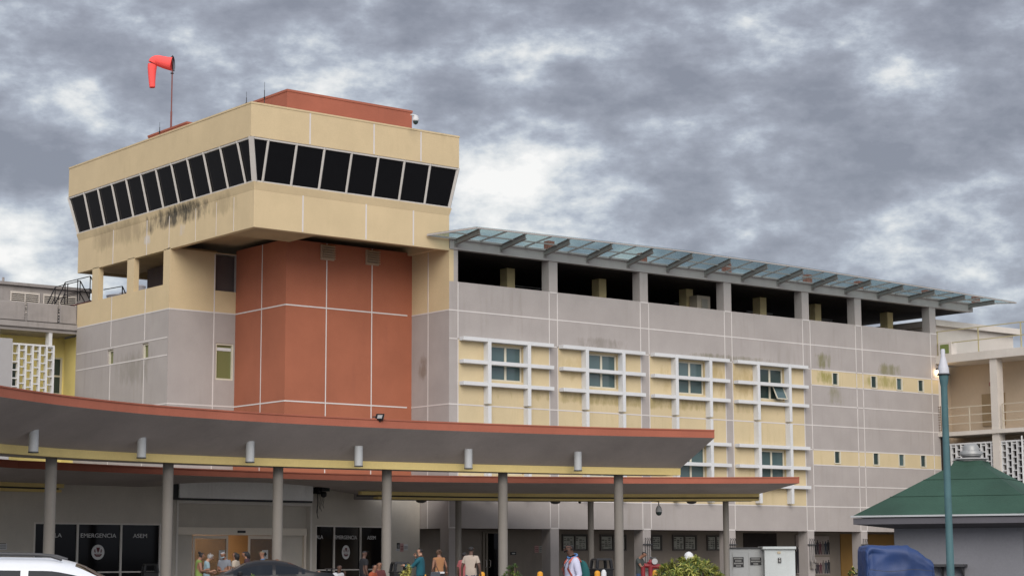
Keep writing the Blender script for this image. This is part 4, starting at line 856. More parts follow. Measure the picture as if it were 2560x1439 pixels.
for px0, px1, mt, lab in ((1336, 1346, mat('pink_notice', (.5, .3, .28)), 'pink paper notice, left of the pair on the colonnade wall'), (1347, 1361, PAPER, 'pale paper notice, right of the pair on the colonnade wall')):
    t_, a, b = recess_thing('paper_notice', lab, 'notice', px0, px1, 1.75, 2.12, mt, .02, 'paper notices on the colonnade wall')
    m = MB(); [FRc.box(m, a+.03, b-.03, .021, .024, 1.82+.09*r_, 1.85+.09*r_) for r_ in range(3)]; m.build('notice_print', MAROON if px0 == 1336 else DGREY, t_)
t_ = thing('glass_door', 'dark glass door with long handles in the colonnade wall', 'door', (5.2, 3.25, .14)); a, b = FRc.hit(1205, 1350)[0], FRc.hit(1262, 1350)[0]
m = MB(); FRc.box(m, a, a+.12, 0, .1, .14, 2.9); FRc.box(m, a+.22, a+.34, 0, .1, .14, 2.8); FRc.box(m, b-.1, b, 0, .1, .14, 2.9); FRc.box(m, a+.12, b-.1, 0, .1, 2.8, 2.9); m.build('door_frame', mat('bronze_frame', (.22, .19, .15), .5), t_)
m = MB(); FRc.box(m, a+.34, b-.1, .0, .05, .2, 2.8); m.build('pane', ENTG, t_)
for uu in (a+.16, a+.44): m = MB(); P = FRc.p; m.tube([P(uu, .1, .95), P(uu, .2, .98), P(uu, .2, 1.32), P(uu, .1, 1.35)], .02, 6); m.build('handle', ALU, t_)
# yellowed panels left of the corner column
m = MB(); m.box(-.9, .0, 3.3, 3.5, 0, 3.0); m.build('recess_side_panel', YEL, EB)
# murals of standing people behind the colonnade
def mural(px0, px1, z0, z1, label, seed):
    a = FRc.hit(px0, 1380)[0]; b = FRc.hit(px1, 1380)[0]; t_ = thing('photo_poster', label, 'poster', ((a+b)/2, 3.2, z0), 'photo posters on the colonnade wall'); rnd = random.Random(seed)
    m = MB(); FRc.box(m, a, b, .06, .09, z0, z1); m.build('poster_sheet', mat('poster_paper', (.38, .33, .30), .7, .15, 3), t_)
    cols = [(.03, .03, .035), (.05, .04, .05), (.12, .05, .06), (.16, .14, .13), (.04, .05, .07)]
    n = max(2, int((b-a)/.24)); h = (z1-z0)
    for c in range(min(5, n)):
        m = MB()
        for i in range(c, n, 5):
            u = a+.1+(b-a-.2)*i/max(1, n-1); hh = h*rnd.uniform(.66, .85); w_ = .125
            out_ = [(-w_, .05), (-w_*.9, hh*.55), (-w_*1.1, hh*.80), (-w_*.4, hh*.86), (-w_*.45, hh*.97), (0, hh), (w_*.45, hh*.97), (w_*.4, hh*.86), (w_*1.1, hh*.80), (w_*.9, hh*.55), (w_, .05), (w_*.2, .05), (0, hh*.4), (-w_*.2, .05)]
            m.face([FRc.p(u+x, .091+.001*c, z0+z) for x, z in out_])
        if m.v: m.build('printed_figure', mat('print_%d' % c, cols[c], .7, fine=0), t_)
mural(2032, 2071, 1.55, 2.75, 'upper photo poster of people right of the conduit pier', 1); mural(2032, 2071, .35, 1.45, 'lower photo poster of standing people beside the conduit pier', 2)
mural(1988, 1998, .4, 2.8, 'narrow strip of photo poster between the cabinets and the pier', 3)
# conduits on three piers
def conduits(x0, label):
    t_ = thing('pier_conduits', label, 'conduit', (x0+.3, -.05, .1), 'electrical conduits on the colonnade piers'); m = MB()
    for dx in (.12, .3, .46): m.tube([(x0+dx, -.06, .9), (x0+dx, -.06, 2.35), (x0+dx, -.12, 2.5), (x0+dx+.03, -.03, 2.55)], .018, 6)
    m.build('pipe', DGREY, t_); m = MB(); m.box(x0-.03, x0+.66, -.10, -.02, 2.16, 2.22); m.build('strut', DGREY, t_); m = MB(); m.box(x0+.12, x0+.42, -.22, -.02, .75, 1.05); m.lathe((x0+.2, -.16, 1.05), [(.06, 0), (.08, .1), (.05, .2)], 8); m.lathe((x0+.45, -.16, 1.1), [(.06, 0), (.08, .1), (.05, .2)], 8); m.build('junction_box', mat('conduit_box', (.22, .2, .18), .6, .1), t_)
conduits(13.66, 'conduits on the pier above the red standpipe'); conduits(20.43, 'conduits on the pier just above the grey cabinets'); conduits(27.2, 'conduits on the pier beside the photo posters'); conduits(32.07, 'conduits on the pier above the blue tarpaulin')

# ------------------------------------------------------------------ electrical cabinets
def boxd(m, px0, px1, D, z0, z1, dpt, mi=0, skew=0):
    a = dep(px0, D); b = dep(px1, D+skew); bk = Vector((fwd.x, fwd.y, 0)).normalized()*dpt
    return m.hexa([(a.x, a.y, z0), (b.x, b.y, z0), (b.x+bk.x, b.y+bk.y, z0), (a.x+bk.x, a.y+bk.y, z0), (a.x, a.y, z1), (b.x, b.y, z1), (b.x+bk.x, b.y+bk.y, z1), (a.x+bk.x, a.y+bk.y, z1)])
CABW = mat('pale_cabinet_paint', (.50, .53, .52), .5, .06, 2, .25, (.3, .28, .25)); CABG = mat('grey_cabinet_paint', (.38, .39, .385), .55, .06, 2, .25, (.22, .2, .18))
D = 100
c1 = thing('switchgear_cabinet', 'grey two-door switchgear cabinet with black warning plates', 'cabinet', dep(1866, D))
m = MB(); boxd(m, 1823, 1909, D, .1, 1.90, 1.4); m.build('cabinet_body', CABG, c1, bevel=.02); m = MB(); boxd(m, 1820, 1911, D-.1, 1.90, 1.97, 1.6); m.build('cabinet_top', DGREY, c1)
for x0, x1 in ((1831, 1862), (1872, 1908)):
    m = MB(); boxd(m, x0, x1, D-.03, .2, 1.70, .03); d_ = m.build('cabinet_door', CABG, c1, bevel=.01)
for x0, x1, y0, y1 in ((1833, 1859, 1391, 1416), (1875.5, 1903, 1392, 1411)):
    zz = lambda y: (CAM+ray((x0+x1)/2, y)*(D-.08)).z
    m = MB(); boxd(m, x0, x1, D-.08, zz(y1), zz(y0), .03); pl_ = m.build('warning_plate', BLACK, c1)
    m = MB(); n_ = 4 if y1 > 1412 else 3
    for k in range(n_):
        zc = zz(y0+(y1-y0)*(k+.55)/n_); ins = (2, 5, 1.5, 7)[k] if n_ == 4 else (3, 1.5, 8)[k]
        xx = x0+ins
        while xx < x1-ins: boxd(m, xx, min(xx+2.2, x1-ins), D-.095, zc-.04, zc+.04, .01); xx += 3.1
    m.build('plate_print', mat('plate_print_grey', (.28, .28, .27), .7, fine=0), pl_)
c2 = thing('transformer_cabinet', 'pale grey-white plain cabinet with one small black label, right of the switchgear', 'cabinet', dep(1950, D))
m = MB(); boxd(m, 1911, 1988, D-.6, .1, 1.86, 1.8); m.build('cabinet_body', CABW, c2, bevel=.03); m = MB(); boxd(m, 1907, 1991, D-.75, 1.86, 2.0, 2.0); m.build('cabinet_top', CABW, c2, bevel=.02)
m = MB(); boxd(m, 1945, 1953, D-.65, 1.15, 1.42, .03); m.build('label_plate', BLACK, c2); m = MB(); boxd(m, 1944, 1952, D-.65, 1.63, 1.75, .02); m.build('label_sticker', mat('warm_sticker', (.5, .42, .3)), c2); m = MB(); [boxd(m, 1947, 1951, D-.68, 1.2+.08*k, 1.23+.08*k, .02) for k in range(3)]; m.build('label_print', LETW, c2)

# ------------------------------------------------------------------ kiosk
K = thing('green_roof_kiosk', 'grey kiosk with a green hipped roof and metal roof vent in the right foreground', 'kiosk', (-21.4, -50.5, 0))
A_ = Vector((-23.92, -48.72, 0)); Bk = Vector((-22.04, -53.06, 0)); e1 = (Bk-A_).normalized(); e2 = Vector((-e1.y, e1.x, 0)); Sd = (Bk-A_).length; CK = A_+e1*Sd/2+e2*Sd/2
def kp(a, b, z): return CK+e1*a+e2*b+Vector((0, 0, z))
def sq(h, z, off=0): return [kp(-h, -h, z), kp(h, -h, z), kp(h, h, z), kp(-h, h, z)]
hw = Sd/2-.80; ZE = 2.46
KW = mat('kiosk_stucco', (.20, .20, .215), .9, .08, 2, .15, (.12, .12, .12), bump=.2)
m = MB(); q0, q1 = sq(hw, 0), sq(hw, ZE-.02); m.hexa(q0+q1); m.build('kiosk_wall', KW, K)
GRF = mat('green_roofing', (.031, .073, .050), .85, .28, 1.5, .35, (.05, .07, .045), bump=.3)
hE = Sd/2; hT = .52; ZA = 3.86
m = MB(); mid = .30
ringz = [(hE, ZE), (1.62, ZE+.47), (.96, ZE+.895), (.40, 3.72), (.34, 3.84)]
rr = [sq(h, z) for h, z in ringz]
for a, b in zip(rr, rr[1:]):
    for i in range(4): j = (i+1) % 4; m.face([a[i], a[j], b[j], b[i]])
m.face(rr[-1]); m.face(list(reversed(sq(hE, ZE-.002)))); m.build('green_roof', GRF, K)
m = MB()
for (h, z) in ((1.62, ZE+.47), (.96, ZE+.895)):
    s_ = sq(h+.004, z+.0)
    for i in range(4): m.bar(s_[i]+Vector((0, 0, .012)), s_[(i+1) % 4]+Vector((0, 0, .004)), .012, .006)
m.build('roofing_seam', mat('dark_green_seam', (.012, .035, .02), .9), K)
m = MB()
def sqring(h0, h1, z0, z1):
    a, b, c, d = sq(h0, z0), sq(h0, z1), sq(h1, z1), sq(h1, z0)
    for i in range(4):
        j = (i+1) % 4
        for p, q in ((a, b), (b, c), (c, d), (d, a)): m.face([p[i], p[j], q[j], q[i]])
sqring(hE+.03, hE-.03, ZE-.03, ZE+.012); m.build('gutter_edge', LGREY, K)
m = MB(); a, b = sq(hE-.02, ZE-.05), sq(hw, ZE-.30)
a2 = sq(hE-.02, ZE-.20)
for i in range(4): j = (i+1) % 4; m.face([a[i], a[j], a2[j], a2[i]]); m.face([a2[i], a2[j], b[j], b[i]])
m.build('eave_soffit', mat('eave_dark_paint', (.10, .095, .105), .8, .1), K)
m = MB(); m.lathe(kp(0, 0, ZA-.03), [(.36, 0), (.38, .04), (.44, .05), (.42, .08), (.30, .09)], 24); m.build('vent_base', mat('dull_zinc', (.30, .29, .28), .6, .2), K)
m = MB(); m.lathe(kp(0, 0, ZA+.06), [(.25, .04), (.25, .08), (.29, .08), (.29, .12), (.275, .16), (.21, .18), (.195, .28), (.16, .33), (.08, .35)], 28); m.build('roof_vent', mat('vent_aluminium', (.30, .30, .29), .45, .1, metal=.3), K, smooth=True)
m = MB(); m.lathe(kp(0, 0, ZA+.02), [(.22, 0), (.22, .1)], 20); m.build('vent_throat', BLACK, K)
kf = Frame((kp(-hw, -hw, 0).x, kp(-hw, -hw, 0).y), (e1.x, e1.y), (-e2.x, -e2.y))
ks = thing('wall_shelf', 'dark counter shelf bracketed to the kiosk wall behind the lamp post', 'shelf', kf.p(1.9, 0, .95)); a, z = kf.hit(2330, 1411); b, _ = kf.hit(2419, 1411)
m = MB(); kf.box(m, a, b, .0, .35, z-.04, z+.02); m.build('shelf_board', DGREY, ks); m = MB(); [m.hexa([kf.p(u, 0, z-.3), kf.p(u+.04, 0, z-.3), kf.p(u+.04, .02, z-.3), kf.p(u, .02, z-.3), kf.p(u, 0, z-.04), kf.p(u+.04, 0, z-.04), kf.p(u+.04, .3, z-.04), kf.p(u, .3, z-.04)]) for u in (a+.25, b-.12)]; m.build('bracket', DGREY, ks)

# ------------------------------------------------------------------ lamp post
lpp = dep(2375, 38); lp = thing('lamp_post', 'teal painted lamp post with a white conical cap in front of the kiosk', 'lamp post', (lpp.x, lpp.y, 0)); s_ = 38/F
zof = lambda y: (CAM+ray(2375, y)*38).z
m = MB(); m.lathe((lpp.x, lpp.y, 0), [(.14, 0), (.14, .35), (.085, .45), (.072, 2), (.066, zof(960)), (.075, zof(955)), (.095, zof(940)), (.10, zof(930))], 16); m.build('post', mat('teal_paint', (.065, .135, .145), .65, .2, 5, .6, (.05, .08, .09)), lp, smooth=True)
m = MB(); m.lathe((lpp.x, lpp.y, zof(932)), [(.10, 0), (.135, .015), (.135, .03), (.11, .04)], 16); m.build('collar', DGREY, lp)
m = MB(); zc = zof(928); m.lathe((lpp.x, lpp.y, zc), [(.112, 0), (.112, .06), (.10, .14), (.055, zof(888)-zc), (.045, zof(884)-zc), (.045, zof(868)-zc), (.035, zof(864)-zc)], 20); m.build('lamp_cap', mat('lamp_white_plastic', (.50, .50, .53), .5, .06, 3, .2, (.4, .4, .4)), lp, smooth=True)

# ------------------------------------------------------------------ tarpaulin covered cart
tp = thing('tarpaulin_covered_cart', 'blue tarpaulin tied over a cart in front of the kiosk', 'cart', dep(2237, 43))
bm = bmesh.new(); TD = 43; nx, ny, nz = 26, 26, 16; lat2 = Vector((RT.x, RT.y, 0)).normalized(); bk2 = Vector((fwd.x, fwd.y, 0)).normalized(); c0 = dep(2237, TD); c0.z = 0
from mathutils import noise as MN
def tarp_point(u, v, s):      # u across, v depth -> height map of the covered load with sagging sides
    pass
prof = [(x*.93, z-.055) for x, z in [(-.84, .355), (-.82, 1.55), (-.80, 1.70), (-.74, 1.775), (-.40, 1.79), (.14, 1.78), (.22, 1.76), (.50, 1.59), (.74, 1.43), (.82, 1.36), (.83, 1.22), (.84, .355)]]
prof = resample([(x, 0, z) for x, z in prof], 90)
rows_t = []
for j in range(ny+1):
    v = -1+2*j/ny; row = []
    edgef = 1-max(0, (abs(v)-.8)/.2)**2*.06
    for p in prof:
        z = p.z; x = p.x
        q = Vector((x*1.5+z*.5, v*1.6, z*1.5-x*.6)); n_ = MN.noise(q*.8)*.02-abs(MN.noise(q*1.6+Vector((5, 2, 1))))*.05-abs(MN.noise(q*3.2+Vector((1, 7, 3))))*.022+.025
        sag = -.05*math.sin((x+1)*2.4)*(1-abs(v)) if z > 1.2 else 0
        row.append(bm.verts.new(c0+lat2*(x*edgef+n_*.8)+bk2*(v*.6+n_*.5)+Vector((0, 0, max(.05, z*edgef+n_*(1.0 if z > .4 else .3)+sag)))))
    rows_t.append(row)
for a, b in zip(rows_t, rows_t[1:]):
    for i in range(len(a)-1): bm.faces.new((a[i], a[i+1], b[i+1], b[i]))
# front and back skirts with folds
for row, sgn in ((rows_t[0], -1), (rows_t[-1], 1)):
    prev = row; K_ = 22
    for k in range(1, K_+1):
        cur = []
        for i, vt in enumerate(row):
            zz_ = .3+(vt.co.z-.3)*(1-k/K_); off_ = .10*math.sin(i*.5+k*.3)*.35*(k/K_)+.06*k/K_+MN.noise(Vector((i*.05, k*.06, sgn)))*.05-abs(MN.noise(Vector((i*.045+k*.10, k*.05-i*.03, 7*sgn))))*.10-abs(MN.noise(Vector((i*.10-k*.16, k*.03, 3*sgn))))*.03
            lo = prof[i]; co = vt.co.copy(); co.z = max(.05, zz_); co += bk2*sgn*off_; cur.append(bm.verts.new(co))
        for i in range(len(row)-1): bm.faces.new((prev[i], prev[i+1], cur[i+1], cur[i]))
        prev = cur
me = bpy.data.meshes.new('tarpaulin'); bmesh.ops.recalc_face_normals(bm, faces=bm.faces); bm.to_mesh(me); bm.free(); o = bpy.data.objects.new('tarpaulin', me); COL.objects.link(o); o.parent = tp
for v in me.vertices: v.co -= Vector(tp.location)
me.materials.append(mat('blue_tarpaulin', (.014, .040, .135), .55, .18, 4, .3, (.05, .08, .16), bump=.15, spec=.5)); [setattr(p, 'use_smooth', True) for p in me.polygons]
m = MB(); pts = [c0+lat2*x+bk2*(-.78)+Vector((0, 0, 1.18+.02*math.sin(x*6))) for x in [-.72+.07*i for i in range(21)]]; m.tube(pts, .006, 5); m.build('tie_cord', DGREY, tp)
for sx in (-1, 1):
    m = MB(); cc_ = c0+lat2*.62*sx+Vector((0, 0, .22)); w_ = [cc_+lat2*math.cos(a)*.2+Vector((0, 0, math.sin(a)*.2)) for a in [i*math.pi/8 for i in range(17)]]; m.tube(w_, .04, 8, cap=False); m.build('wheel', BLACK, tp)

# ------------------------------------------------------------------ people
FH = Vector((fwd.x, fwd.y, 0)).normalized(); RH = Vector((RT.x, RT.y, 0)).normalized()
SKIN = {'brown': mat('skin_brown', (.24, .12, .075), .55, .04, fine=0), 'dark': mat('skin_dark', (.095, .05, .035), .55, .04, fine=0), 'tan': mat('skin_tan', (.38, .21, .14), .55, .04, fine=0)}
HAIRB = mat('black_hair', (.012, .010, .010), .6, .1, 20); HAIRG = mat('grey_hair', (.26, .25, .24), .7, .15, 20); HAIRN = mat('brown_hair', (.09, .05, .03), .6, .1, 20)
def cloth(n, c): return mat('cloth_'+n, c, .9, .10, 8, fine=.06)
BASEJ = dict(pelvis=(0, 0, .93), spine=(0, .0, 1.10), chest=(0, .005, 1.30), neckb=(0, -.01, 1.44), neck=(0, .005, 1.51), hb=(0, .03, 1.575), hm=(0, .018, 1.64), ht=(0, .005, 1.695),
    sr=(.165, 0, 1.40), er=(.215, -.03, 1.12), wr=(.225, .06, .90), sl=(-.165, 0, 1.40), el=(-.215, -.03, 1.12), wl=(-.225, .06, .90),
    hr=(.09, 0, .90), kr=(.10, .02, .50), ar=(.10, -.03, .09), tr=(.11, .12, .035), hl=(-.09, 0, .90), kl=(-.10, .02, .50), al=(-.10, -.03, .09), tl=(-.11, .12, .035))
RAD = dict(pelvis=(.145, .11), spine=(.125, .10), chest=(.155, .11), neckb=(.07, .07), neck=(.052, .055), hb=(.062, .072), hm=(.076, .092), ht=(.060, .070), sr=(.062, .060), er=(.040, .040), wr=(.027, .027), hr=(.088, .09), kr=(.055, .055), ar=(.038, .04), tr=(.035, .028))
for k in list(RAD):
    if k.endswith('r') and k[0] in 'sewhkat' and k[:-1]+'l' in BASEJ: RAD[k[:-1]+'l'] = RAD[k]
BONES = [('pelvis', 'spine'), ('spine', 'chest'), ('chest', 'neckb'), ('neckb', 'neck'), ('neck', 'hb'), ('hb', 'hm'), ('hm', 'ht'), ('chest', 'sr'), ('sr', 'er'), ('er', 'wr'), ('chest', 'sl'), ('sl', 'el'), ('el', 'wl'), ('pelvis', 'hr'), ('hr', 'kr'), ('kr', 'ar'), ('ar', 'tr'), ('pelvis', 'hl'), ('hl', 'kl'), ('kl', 'al'), ('al', 'tl')]
def person(label, px, D, htop, face, skin, top, bottom, hair='short', hairm=None, pose=None, sleeves='short', fat=1.0, extra=None, zoff=0):
    J = {k: Vector(v) for k, v in BASEJ.items()}
    for k, v in (pose or {}).items(): J[k] = Vector(v)
    sc = (htop-zoff)/(J['ht'].z+.045)
    names = list(J); me = bpy.data.meshes.new('sk'); o = bpy.data.objects.new('sk', me); COL.objects.link(o)
    bm = bmesh.new(); sk_ = bm.verts.layers.skin.verify(); vs_ = []
    for n in names:
        v = bm.verts.new(J[n]); r = RAD[n]; f_ = fat if n in ('pelvis', 'spine', 'chest') else 1; v[sk_].radius = (r[0]*f_, r[1]*f_); v[sk_].use_root = (n == 'pelvis'); vs_.append(v)
    for a, b in BONES: bm.edges.new((vs_[names.index(a)], vs_[names.index(b)]))
    bm.to_mesh(me); bm.free(); md = o.modifiers.new('skin', 'SKIN'); md.use_smooth_shade = True
    sb2 = o.modifiers.new('sub', 'SUBSURF'); sb2.levels = 2
    bpy.context.view_layer.update(); body = bpy.data.meshes.new_from_object(o.evaluated_get(bpy.context.evaluated_depsgraph_get())); bpy.data.objects.remove(o)
    V = [v.co.copy() for v in body.vertices]; Fc = [tuple(p.vertices) for p in body.polygons]; Nn = [v.normal.copy() for v in body.vertices]
    def near(p):
        best = (9, None)
        for a, b in BONES:
            A, B_ = J[a], J[b]; ab = B_-A; t = max(0, min(1, (p-A).dot(ab)/max(1e-9, ab.dot(ab)))); d = (p-(A+ab*t)).length-.5*(RAD[a][0]*(1-t)+RAD[b][0]*t)
            if d < best[0]: best = (d, (a, b), t)
        return best
    NB_ = [near(p) for p in V]
    root = thing('person', label, 'person', (0, 0, 0)); base = dep(px, D); hx = J['hm']; c = math.cos(face); s_ = math.sin(face)
    fwdp = RH*math.sin(face)+FH*math.cos(face); rgt = fwdp.cross(Vector((0, 0, 1)))
    M = Matrix(((rgt.x, fwdp.x, 0), (rgt.y, fwdp.y, 0), (0, 0, 1)))
    off_ = M @ Vector((hx.x*sc, hx.y*sc, 0)); root.location = (base.x-off_.x, base.y-off_.y, zoff)
    T = lambda p: M @ (p*sc)
    m = MB(); m.v = [tuple(T(p)) for p in V]; m.f = list(Fc); m.m = [0]*len(Fc)
    # nose, ears, fingers are rooted inside the body surface
    up_h = (J['ht']-J['hb']).normalized(); fy = Vector((0, 1, 0)); fy = (fy-up_h*fy.dot(up_h)).normalized(); fx = fy.cross(up_h)
    hc_ = J['hm']; E = lambda x, y, z: hc_+fx*x+fy*y+up_h*z
    m.tube([T(E(0, .070, .012)), T(E(0, .096, -.020)), T(E(0, .080, -.034))], [.010*sc, .016*sc, .010*sc], 6)
    for sx in (-1, 1): m.tube([T(E(sx*.070, -.005, .018)), T(E(sx*.084, -.012, .0)), T(E(sx*.074, -.002, -.025))], [.012*sc, .016*sc, .009*sc], 6)
    for side, e_, w_ in (('r', 'er', 'wr'), ('l', 'el', 'wl')):
        d = (J[w_]-J[e_]).normalized(); sgn = 1 if side == 'r' else -1; a1 = d.cross(Vector((0, 0, 1))); 
        if a1.length < .3: a1 = d.cross(Vector((0, 1, 0)))
        if abs(d.z) > .8: a1 = Vector((0, 1, 0))
        a1 = (a1-d*a1.dot(d)).normalized(); n_ = d.cross(a1).normalized()
        if n_.x*sgn > 0: n_ = -n_
        w0 = J[w_]; m.tube([T(w0-d*.01), T(w0+d*.045), T(w0+d*.085)], [.027*sc, .036*sc, .030*sc], 8)
        for k, (o1, ln) in enumerate(((-.027, .062), (-.009, .074), (.009, .078), (.027, .066))):
            p0 = w0+d*.075+a1*o1; p1 = p0+d*ln*.5+n_*.008; p2 = p1+d*ln*.30+n_*.022; p3 = p2+d*ln*.12+n_*.022
            m.tube([T(p0), T(p1), T(p2), T(p3)], [.0095*sc, .009*sc, .008*sc, .006*sc], 6)
        p0 = w0+d*.03+a1*.028; m.tube([T(p0), T(p0+d*.03+a1*.025+n_*.01), T(p0+d*.055+a1*.032+n_*.02)], [.012*sc, .0105*sc, .008*sc], 6)
    def off_build(mb, name, mt, par, smooth=True):
        me = bpy.data.meshes.new(name); o = bpy.data.objects.new(name, me); COL.objects.link(o); o.parent = par; me.from_pydata(mb.v, [], mb.f); me.materials.append(mt)
        for p in me.polygons: p.use_smooth = smooth
        return o
    bo = off_build(m, 'body', SKIN[skin], root)
    def shell(sel, d, name, mt):
        fs = [f for f in Fc if all(sel(i) for i in f)]; idx = {}; mb = MB()
        for f in fs:
            for i in f:
                if i not in idx: idx[i] = len(mb.v); mb.v.append(tuple(T(V[i]+Nn[i]*d*(1+.5*MN.noise(V[i]*14)))))
            mb.f.append(tuple(idx[i] for i in f))
        return off_build(mb, name, mt, root)
    def bone(i): return NB_[i][1]
    ULEN = {'short': .62, 'none': -1, 'long': 9}[sleeves]
    def is_shirt(i):
        b = bone(i); t = NB_[i][2]; p = V[i]
        if b in (('pelvis', 'spine'), ('spine', 'chest'), ('chest', 'neckb'), ('chest', 'sr'), ('chest', 'sl')): return True
        if b == ('neckb', 'neck'): return t < .35
        if b in (('sr', 'er'), ('sl', 'el')): return t < (ULEN if ULEN > 0 else .08)
        if b in (('er', 'wr'), ('el', 'wl')): return ULEN > 5 and t < .93
        if b in (('pelvis', 'hr'), ('pelvis', 'hl')): return p.z > J['pelvis'].z-.03
        return False
    shell(is_shirt, .014, 'shirt', top)
    LEG = {('pelvis', 'hr'), ('pelvis', 'hl'), ('hr', 'kr'), ('hl', 'kl'), ('kr', 'ar'), ('kl', 'al')}
    shell(lambda i: bone(i) in LEG or (bone(i) == ('pelvis', 'spine') and NB_[i][2] < .3), .010, 'trousers', bottom)
    shell(lambda i: bone(i) in {('ar', 'tr'), ('al', 'tl')}, .010, 'shoes', BLACK)
    hm_ = hairm or HAIRB
    if hair != 'bald':
        HD = {('hb', 'hm'), ('hm', 'ht'), ('neck', 'hb')}
        def is_hair(i):
            if bone(i) not in HD: return False
            q = V[i]-hc_; y = q.dot(fy); z = q.dot(up_h)
            if hair == 'cap': return z > .022
            return (z > .030 and y < .088) or (y < .022 and z > (-.075 if hair != 'short' else -.038)) or z > .055
        shell(is_hair, .020 if hair in ('long', 'bun', 'curly') else (.012 if hair == 'cap' else .010), 'cap' if hair == 'cap' else 'hair', hm_)
        mb = MB()
        if hair == 'long': mb.tube([T(E(0, -.05, .03)), T(E(0, -.085, -.05)), T(E(0, -.09, -.15)), T(E(0, -.075, -.24))], [.075*sc, .085*sc, .07*sc, .03*sc], 10); off_build(mb, 'hair_length', hm_, root)
        if hair == 'bun': mb.lathe(T(E(0, -.10, .06)), [(.01, -.04), (.04, -.025), (.048, 0), (.04, .025), (.01, .04)], 10); off_build(mb, 'hair_bun', hm_, root)
        if hair == 'curly':
            for k in range(46):
                a = random.uniform(0, 6.28); z = random.uniform(-.05, .10); r = .088*math.sqrt(max(.1, 1-(z/.12)**2)); y = math.sin(a)*r*1.1
                if y > .06 and z < .05: continue
                p = T(E(math.cos(a)*r, y-.01, z)); mb.lathe(p, [(.004, -.016), (.016, -.008), (.016, .008), (.004, .016)], 6)
            off_build(mb, 'hair_curls', hm_, root)
        if hair == 'cap': mb.hexa([T(E(x, y, z)) for x, y, z in ((-.065, .07, .030), (.065, .07, .030), (.05, .155, .012), (-.05, .155, .012), (-.065, .07, .042), (.065, .07, .042), (.05, .155, .02), (-.05, .155, .02))]); off_build(mb, 'cap_visor', hm_, root, False)
    mb = MB()
    for sx in (-1, 1): mb.lathe(T(E(sx*.030, .082, .012)), [(.002, -.007), (.009, -.003), (.009, .003), (.002, .007)], 8)
    off_build(mb, 'eyes', BLACK, root)
    mb = MB(); mb.tube([T(E(-.022, .083, -.045)), T(E(0, .092, -.046)), T(E(.022, .083, -.045))], .004*sc, 5); off_build(mb, 'mouth', mat('lip', (.16, .06, .05), .6, 0, fine=0), root)
    for e_ in (extra or []): e_(root, T, E, J, sc, off_build)
    return root, T, E, J, sc
def P(**k): return k
ARM_FOLD = P(er=(.21, .04, 1.12), wr=(.07, .19, 1.16), el=(-.21, .04, 1.12), wl=(-.05, .20, 1.09))
SIT = P(pelvis=(0, 0, .50), spine=(0, .02, .66), chest=(0, .04, .86), neckb=(0, .05, 1.00), neck=(0, .07, 1.07), hb=(0, .10, 1.13), hm=(0, .10, 1.195), ht=(0, .09, 1.25), sr=(.165, .04, .96), er=(.23, .06, .70), wr=(.15, .30, .66), sl=(-.165, .04, .96), el=(-.23, .06, .70), wl=(-.15, .30, .66), hr=(.10, .04, .48), kr=(.13, .45, .48), ar=(.13, .45, .09), tr=(.14, .60, .035), hl=(-.10, .04, .48), kl=(-.13, .45, .48), al=(-.13, .45, .09), tl=(-.14, .60, .035))
BOW = lambda d: P(neck=(0, .02+d*.3, 1.50), hb=(0, .06+d*.8, 1.555), hm=(0, .07+d, 1.61), ht=(0, .085+d*1.1, 1.665))
JEANS = cloth('jeans', (.04, .07, .14)); DKP = cloth('dark_trousers', (.02, .02, .025)); KHK = cloth('khaki', (.22, .18, .12))
G1 = 'people'
person('woman with dark updo in a sleeveless lime green top, leftmost by the doors', 505, 57.5, 1.68, R(70), 'brown', cloth('lime', (.16, .22, .055)), DKP, 'bun', pose={**BOW(.02), **ARM_FOLD}, sleeves='none')
person('woman with curly grey hair and pale blue-grey shirt beside the dark car', 527, 58.5, 1.63, R(75), 'tan', cloth('pale_blue', (.22, .30, .32)), DKP, 'curly', HAIRG, pose={**BOW(.05), **ARM_FOLD})
def mask(root, T, E, J, sc, ob):
    mb = MB(); mb.tube([T(E(-.055, .03, -.072)), T(E(-.03, .08, -.078)), T(E(.03, .08, -.078)), T(E(.055, .03, -.072))], .016, 6); ob(mb, 'face_mask', cloth('mask', (.30, .40, .44)), root)
person('balding older man in grey shirt looking down with a face mask under his chin', 557, 59, 1.71, R(205), 'brown', cloth('grey_stripe', (.17, .18, .20)), DKP, 'short', HAIRG, pose={**BOW(.04), **ARM_FOLD}, extra=[mask], fat=1.12)
person('woman with long black hair in profile in front of the orange lobby', 588, 60, 1.70, R(285), 'brown', cloth('cream', (.38, .32, .25)), DKP, 'long')
person('woman in dark clothes with black hair facing left at the door opening', 611, 61, 1.73, R(265), 'brown', cloth('aubergine', (.05, .025, .03)), DKP, 'long', pose=BOW(.01))
person('man in khaki cap and blue shirt standing by the right sliding door', 655, 62, 1.745, R(270), 'brown', cloth('steel_blue', (.07, .14, .24)), DKP, 'cap', cloth('cap_khaki', (.16, .13, .08)))
person('dark-haired person mostly hidden behind the roof of the dark car', 693, 62, 1.49, R(200), 'brown', cloth('black_a', (.02, .02, .022)), DKP, 'short')
def seat(px, D, label, ang=0, w=.6):
    p = dep(px, D); b = thing('waiting_chair', label, 'chair', (p.x, p.y, .0), 'chairs under the near canopy'); m = MB(); d = FH
    for a in (-.22, .22):
        for c in (-.2, .2): q = p+RH*a+FH*c; m.box(q.x-.02, q.x+.02, q.y-.02, q.y+.02, 0, .40)
    m.build('leg_set', DGREY, b); m = MB(); c4 = [p+RH*a+FH*c for a, c in ((-.24, -.22), (.24, -.22), (.24, .22), (-.24, .22))]; m.hexa([Vector((q.x, q.y, .38)) for q in c4]+[Vector((q.x, q.y, .42)) for q in c4]); m.build('seat', BLACK, b)
